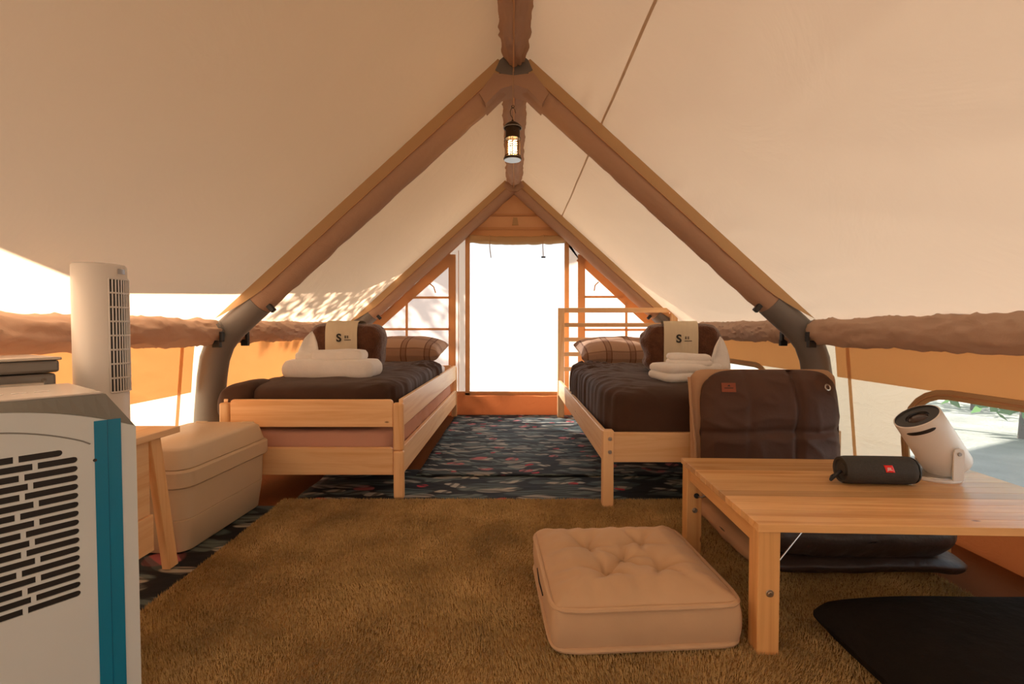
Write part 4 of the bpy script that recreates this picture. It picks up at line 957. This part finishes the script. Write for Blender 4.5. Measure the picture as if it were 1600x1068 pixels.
# air conditioner: local x along its face (0 = far edge, negative toward the camera side), local y into the body
ac = thing('portable_air_conditioner', 'cool white portable air conditioner with black slots and blue tape', 'air conditioner', (-0.707, 0.89, ZC - 0.008), 0)
FA = math.atan2(0.81, 0.59)      # face runs away to the right
ac.rotation_euler = (0, 0, FA)
FW, FDp = 0.42, 0.30
def ztop(u): return 0.566 + 0.050 * (1 - ((u - 0.21) / 0.21) ** 2)
poly = [(0, 0.0)] + [(-FW * k / 24, ztop(FW * k / 24)) for k in range(25)] + [(-FW, 0.0)]
b = PR(poly, 0.0, FDp)
es = [e for e in b.edges if abs(e.verts[0].co.y - e.verts[1].co.y) > 0.1 and abs(e.verts[0].co.x) < 1e-6]
body = obj('body', b, acw, ac)
# slots cut into the face
cut = bmesh.new(); slots = []
for rrow in range(17):
    z = 0.537 - 0.0156 * rrow
    ue = 0.083 if rrow > 0 else 0.102
    br0 = 0.136 if rrow % 2 else 0.152
    if rrow % 3 == 0: br0 += 0.006
    slots += [(ue, br0 - 0.003, z, True, False), (br0 + 0.003, br0 + 0.075, z, False, False), (br0 + 0.081, min(0.335, br0 + 0.17), z, False, True)]
for (u0, u1, z, rr, rl) in slots:
    h = 0.0054; pl = []
    if rr: pl += [(-u0 - h + h * math.cos(R(a)), z + h * math.sin(R(a))) for a in (-90, -60, -30, 0, 30, 60, 90)]
    else: pl += [(-u0, z - h), (-u0, z + h)]
    if rl: pl += [(-u1 + h - h * math.cos(R(a)), z + h * math.sin(R(a))) for a in (90, 60, 30, 0, -30, -60, -90)]
    else: pl += [(-u1, z + h), (-u1, z - h)]
    prism(cut, pl, -0.01, 0.020)
bmesh.ops.recalc_face_normals(cut, faces=cut.faces)
cm = bpy.data.meshes.new('c'); cut.to_mesh(cm); cut.free(); co = bpy.data.objects.new('c', cm); C.objects.link(co); co.parent = ac
md = body.modifiers.new('b', 'BOOLEAN'); md.object = co; md.operation = 'DIFFERENCE'; md.solver = 'EXACT'
bpy.context.view_layer.update(); dg = bpy.context.evaluated_depsgraph_get()
nm_ = bpy.data.meshes.new_from_object(body.evaluated_get(dg)); body.modifiers.clear(); body.data = nm_
bpy.data.objects.remove(co); bpy.data.meshes.remove(cm)
obj('filter_screen', B((-0.345, 0.003, 0.275), (-0.075, 0.0205, 0.55)), blackp, ac)
obj('grille_arch', T([(-0.062 - 0.004 - 0.296 * k / 30, -0.0003, 0.545 + 0.041 * math.sin(math.pi * k / 30) ** 0.8) for k in range(31)], 0.0012, 6), accap, body)
obj('tape_strip', B((-0.0605, -0.0010, 0.0), (-0.0225, 0.0004, ztop(0.04) + 0.001)), bluet, ac)
obj('tape_seam', B((-0.0425, -0.0014, 0.0), (-0.0415, 0.0, ztop(0.042))), bluel, ac)
obj('tape_screw', LA([(0, 0.002), (0.0025, 0.002), (0.003, 0)], 12, Matrix.Translation((-0.060, 0, 0.515)) @ Matrix.Rotation(R(90), 4, 'X')), rubber, ac, True)
# cap: lofted from the arched face edge to a flat inset top
b = bmesh.new(); n_ = 24; r0 = []; r1 = []; r2 = []; r3 = []; r4 = []
for k in range(n_ + 1):
    u = FW * k / n_; ui = min(max(u, 0.036), FW - 0.036)
    r0.append(b.verts.new((-u, 0.004, ztop(u) + 0.0005))); r1.append(b.verts.new((-ui, 0.030, 0.628))); r2.append(b.verts.new((-ui, FDp - 0.02, 0.628))); r3.append(b.verts.new((-u, FDp, ztop(u) + 0.0005)))
for A, Q in ((r0, r1), (r1, r2), (r2, r3)):
    for k in range(n_):
        vs = []
        for v in (A[k], A[k + 1], Q[k + 1], Q[k]):
            if not any((v.co - x.co).length < 1e-6 for x in vs): vs.append(v)
        if len(vs) > 2: b.faces.new(vs)
bmesh.ops.remove_doubles(b, verts=b.verts, dist=1e-5)
for pr in ((r0[0], r3[0]), ): pass
obj('cap', b, accap, ac)
b = bmesh.new()
for u, s in ((0.0, 1), (FW, -1)):
    e0 = abs(u - 0.036 if u == 0 else FW - 0.036); ui = 0.036 if u == 0 else FW - 0.036
    b.faces.new([b.verts.new(p) for p in ((-u, 0.004, ztop(u)), (-ui, 0.030, 0.628), (-ui, FDp - 0.02, 0.628), (-u, FDp, ztop(u)))])
obj('cap_end', b, accap, ac)
obj('top_panel', B((-FW + 0.038, 0.032, 0.6275), (-0.038, FDp - 0.022, 0.6315), 0.0015, 1), actop, ac)
for k in range(5): obj('top_button', B((-0.115 - 0.03 * k, 0.12, 0.6312), (-0.095 - 0.03 * k, 0.128, 0.6325), 0.0005, 1), inkw, ac)

# ------------------------------------------------------------------ hanging lantern
LXp = at_depth(801, 250, 2.18); lz = LXp.z
la = thing('hanging_lantern', 'dark bronze camping lantern hanging by a hook from the ridge', 'lantern', (LXp.x, 2.18, lz), 0)
obj('base', LA([(0, 0.0), (0.036, 0.0), (0.041, 0.003), (0.041, 0.007), (0.037, 0.011), (0.032, 0.014), (0, 0.014)], 36), bronze, la, True)
obj('base_plate', LA([(0, -0.001), (0.037, -0.001), (0.038, 0.001)], 36), silverd, la, True)
gl = obj('glass', LA([(0.0315, 0.014), (0.0315, 0.094)], 36), glassm, la, True)
for k in range(6):
    a = R(60 * k + 15); obj('cage_rod', T([(0.0345 * math.cos(a), 0.0345 * math.sin(a), 0.012), (0.0345 * math.cos(a), 0.0345 * math.sin(a), 0.098)], 0.0013, 6), bronze, la, True)
for z in (0.094, 0.016): obj('cage_ring', T([(0.0355 * math.cos(R(a)), 0.0355 * math.sin(R(a)), z) for a in range(0, 360, 12)], 0.002, 6, closed=True), bronze, la, True)
for x in (-0.011, 0.011):
    obj('filament', T([(x + 0.0075 * math.cos(k * 0.62), 0.0075 * math.sin(k * 0.62), 0.022 + 0.064 * k / 70) for k in range(71)], 0.0014, 6), glow, la, True)
obj('upper_body', LA([(0, 0.094), (0.034, 0.094), (0.033, 0.100), (0.032, 0.138), (0.033, 0.142), (0, 0.142)], 36), bronze, la, True)
obj('cap', LA([(0.041, 0.140), (0.042, 0.144), (0.040, 0.147), (0.030, 0.158), (0.014, 0.168), (0.005, 0.172), (0.005, 0.178), (0, 0.180)], 36), bronze, la, True)
obj('cap_rim', T([(0.0405 * math.cos(R(a)), 0.0405 * math.sin(R(a)), 0.1415) for a in range(0, 360, 12)], 0.0022, 6, closed=True), silverd, la, True)
obj('knob', LA([(0, 0.004), (0.004, 0.003), (0.004, 0)], 10, Matrix.Translation((0.008, -0.032, 0.12)) @ Matrix.Rotation(R(90), 4, 'X')), bronze, la, True)
hk = [(0.0, 0, 0.178), (0.0, 0, 0.186), (-0.008, 0, 0.198), (-0.011, 0, 0.214), (-0.006, 0, 0.228), (0.002, 0, 0.234), (0.009, 0, 0.224), (0.013, 0, 0.208)]
obj('hook', T(hk, 0.0014, 8), bronze, la, True)
obj('hanging_cord', T([(0.001, 0, 0.236), (0.002, 0.0, 0.31), (0.003, 0.005, 1.93 - lz)], 0.0022, 8), ropem, la, True)
obj('cord_ring', T([(0.001 + 0.006 * math.cos(R(a)), 0, 0.237 + 0.006 * math.sin(R(a))) for a in range(0, 360, 30)], 0.0016, 6, closed=True), bronze, la, True)
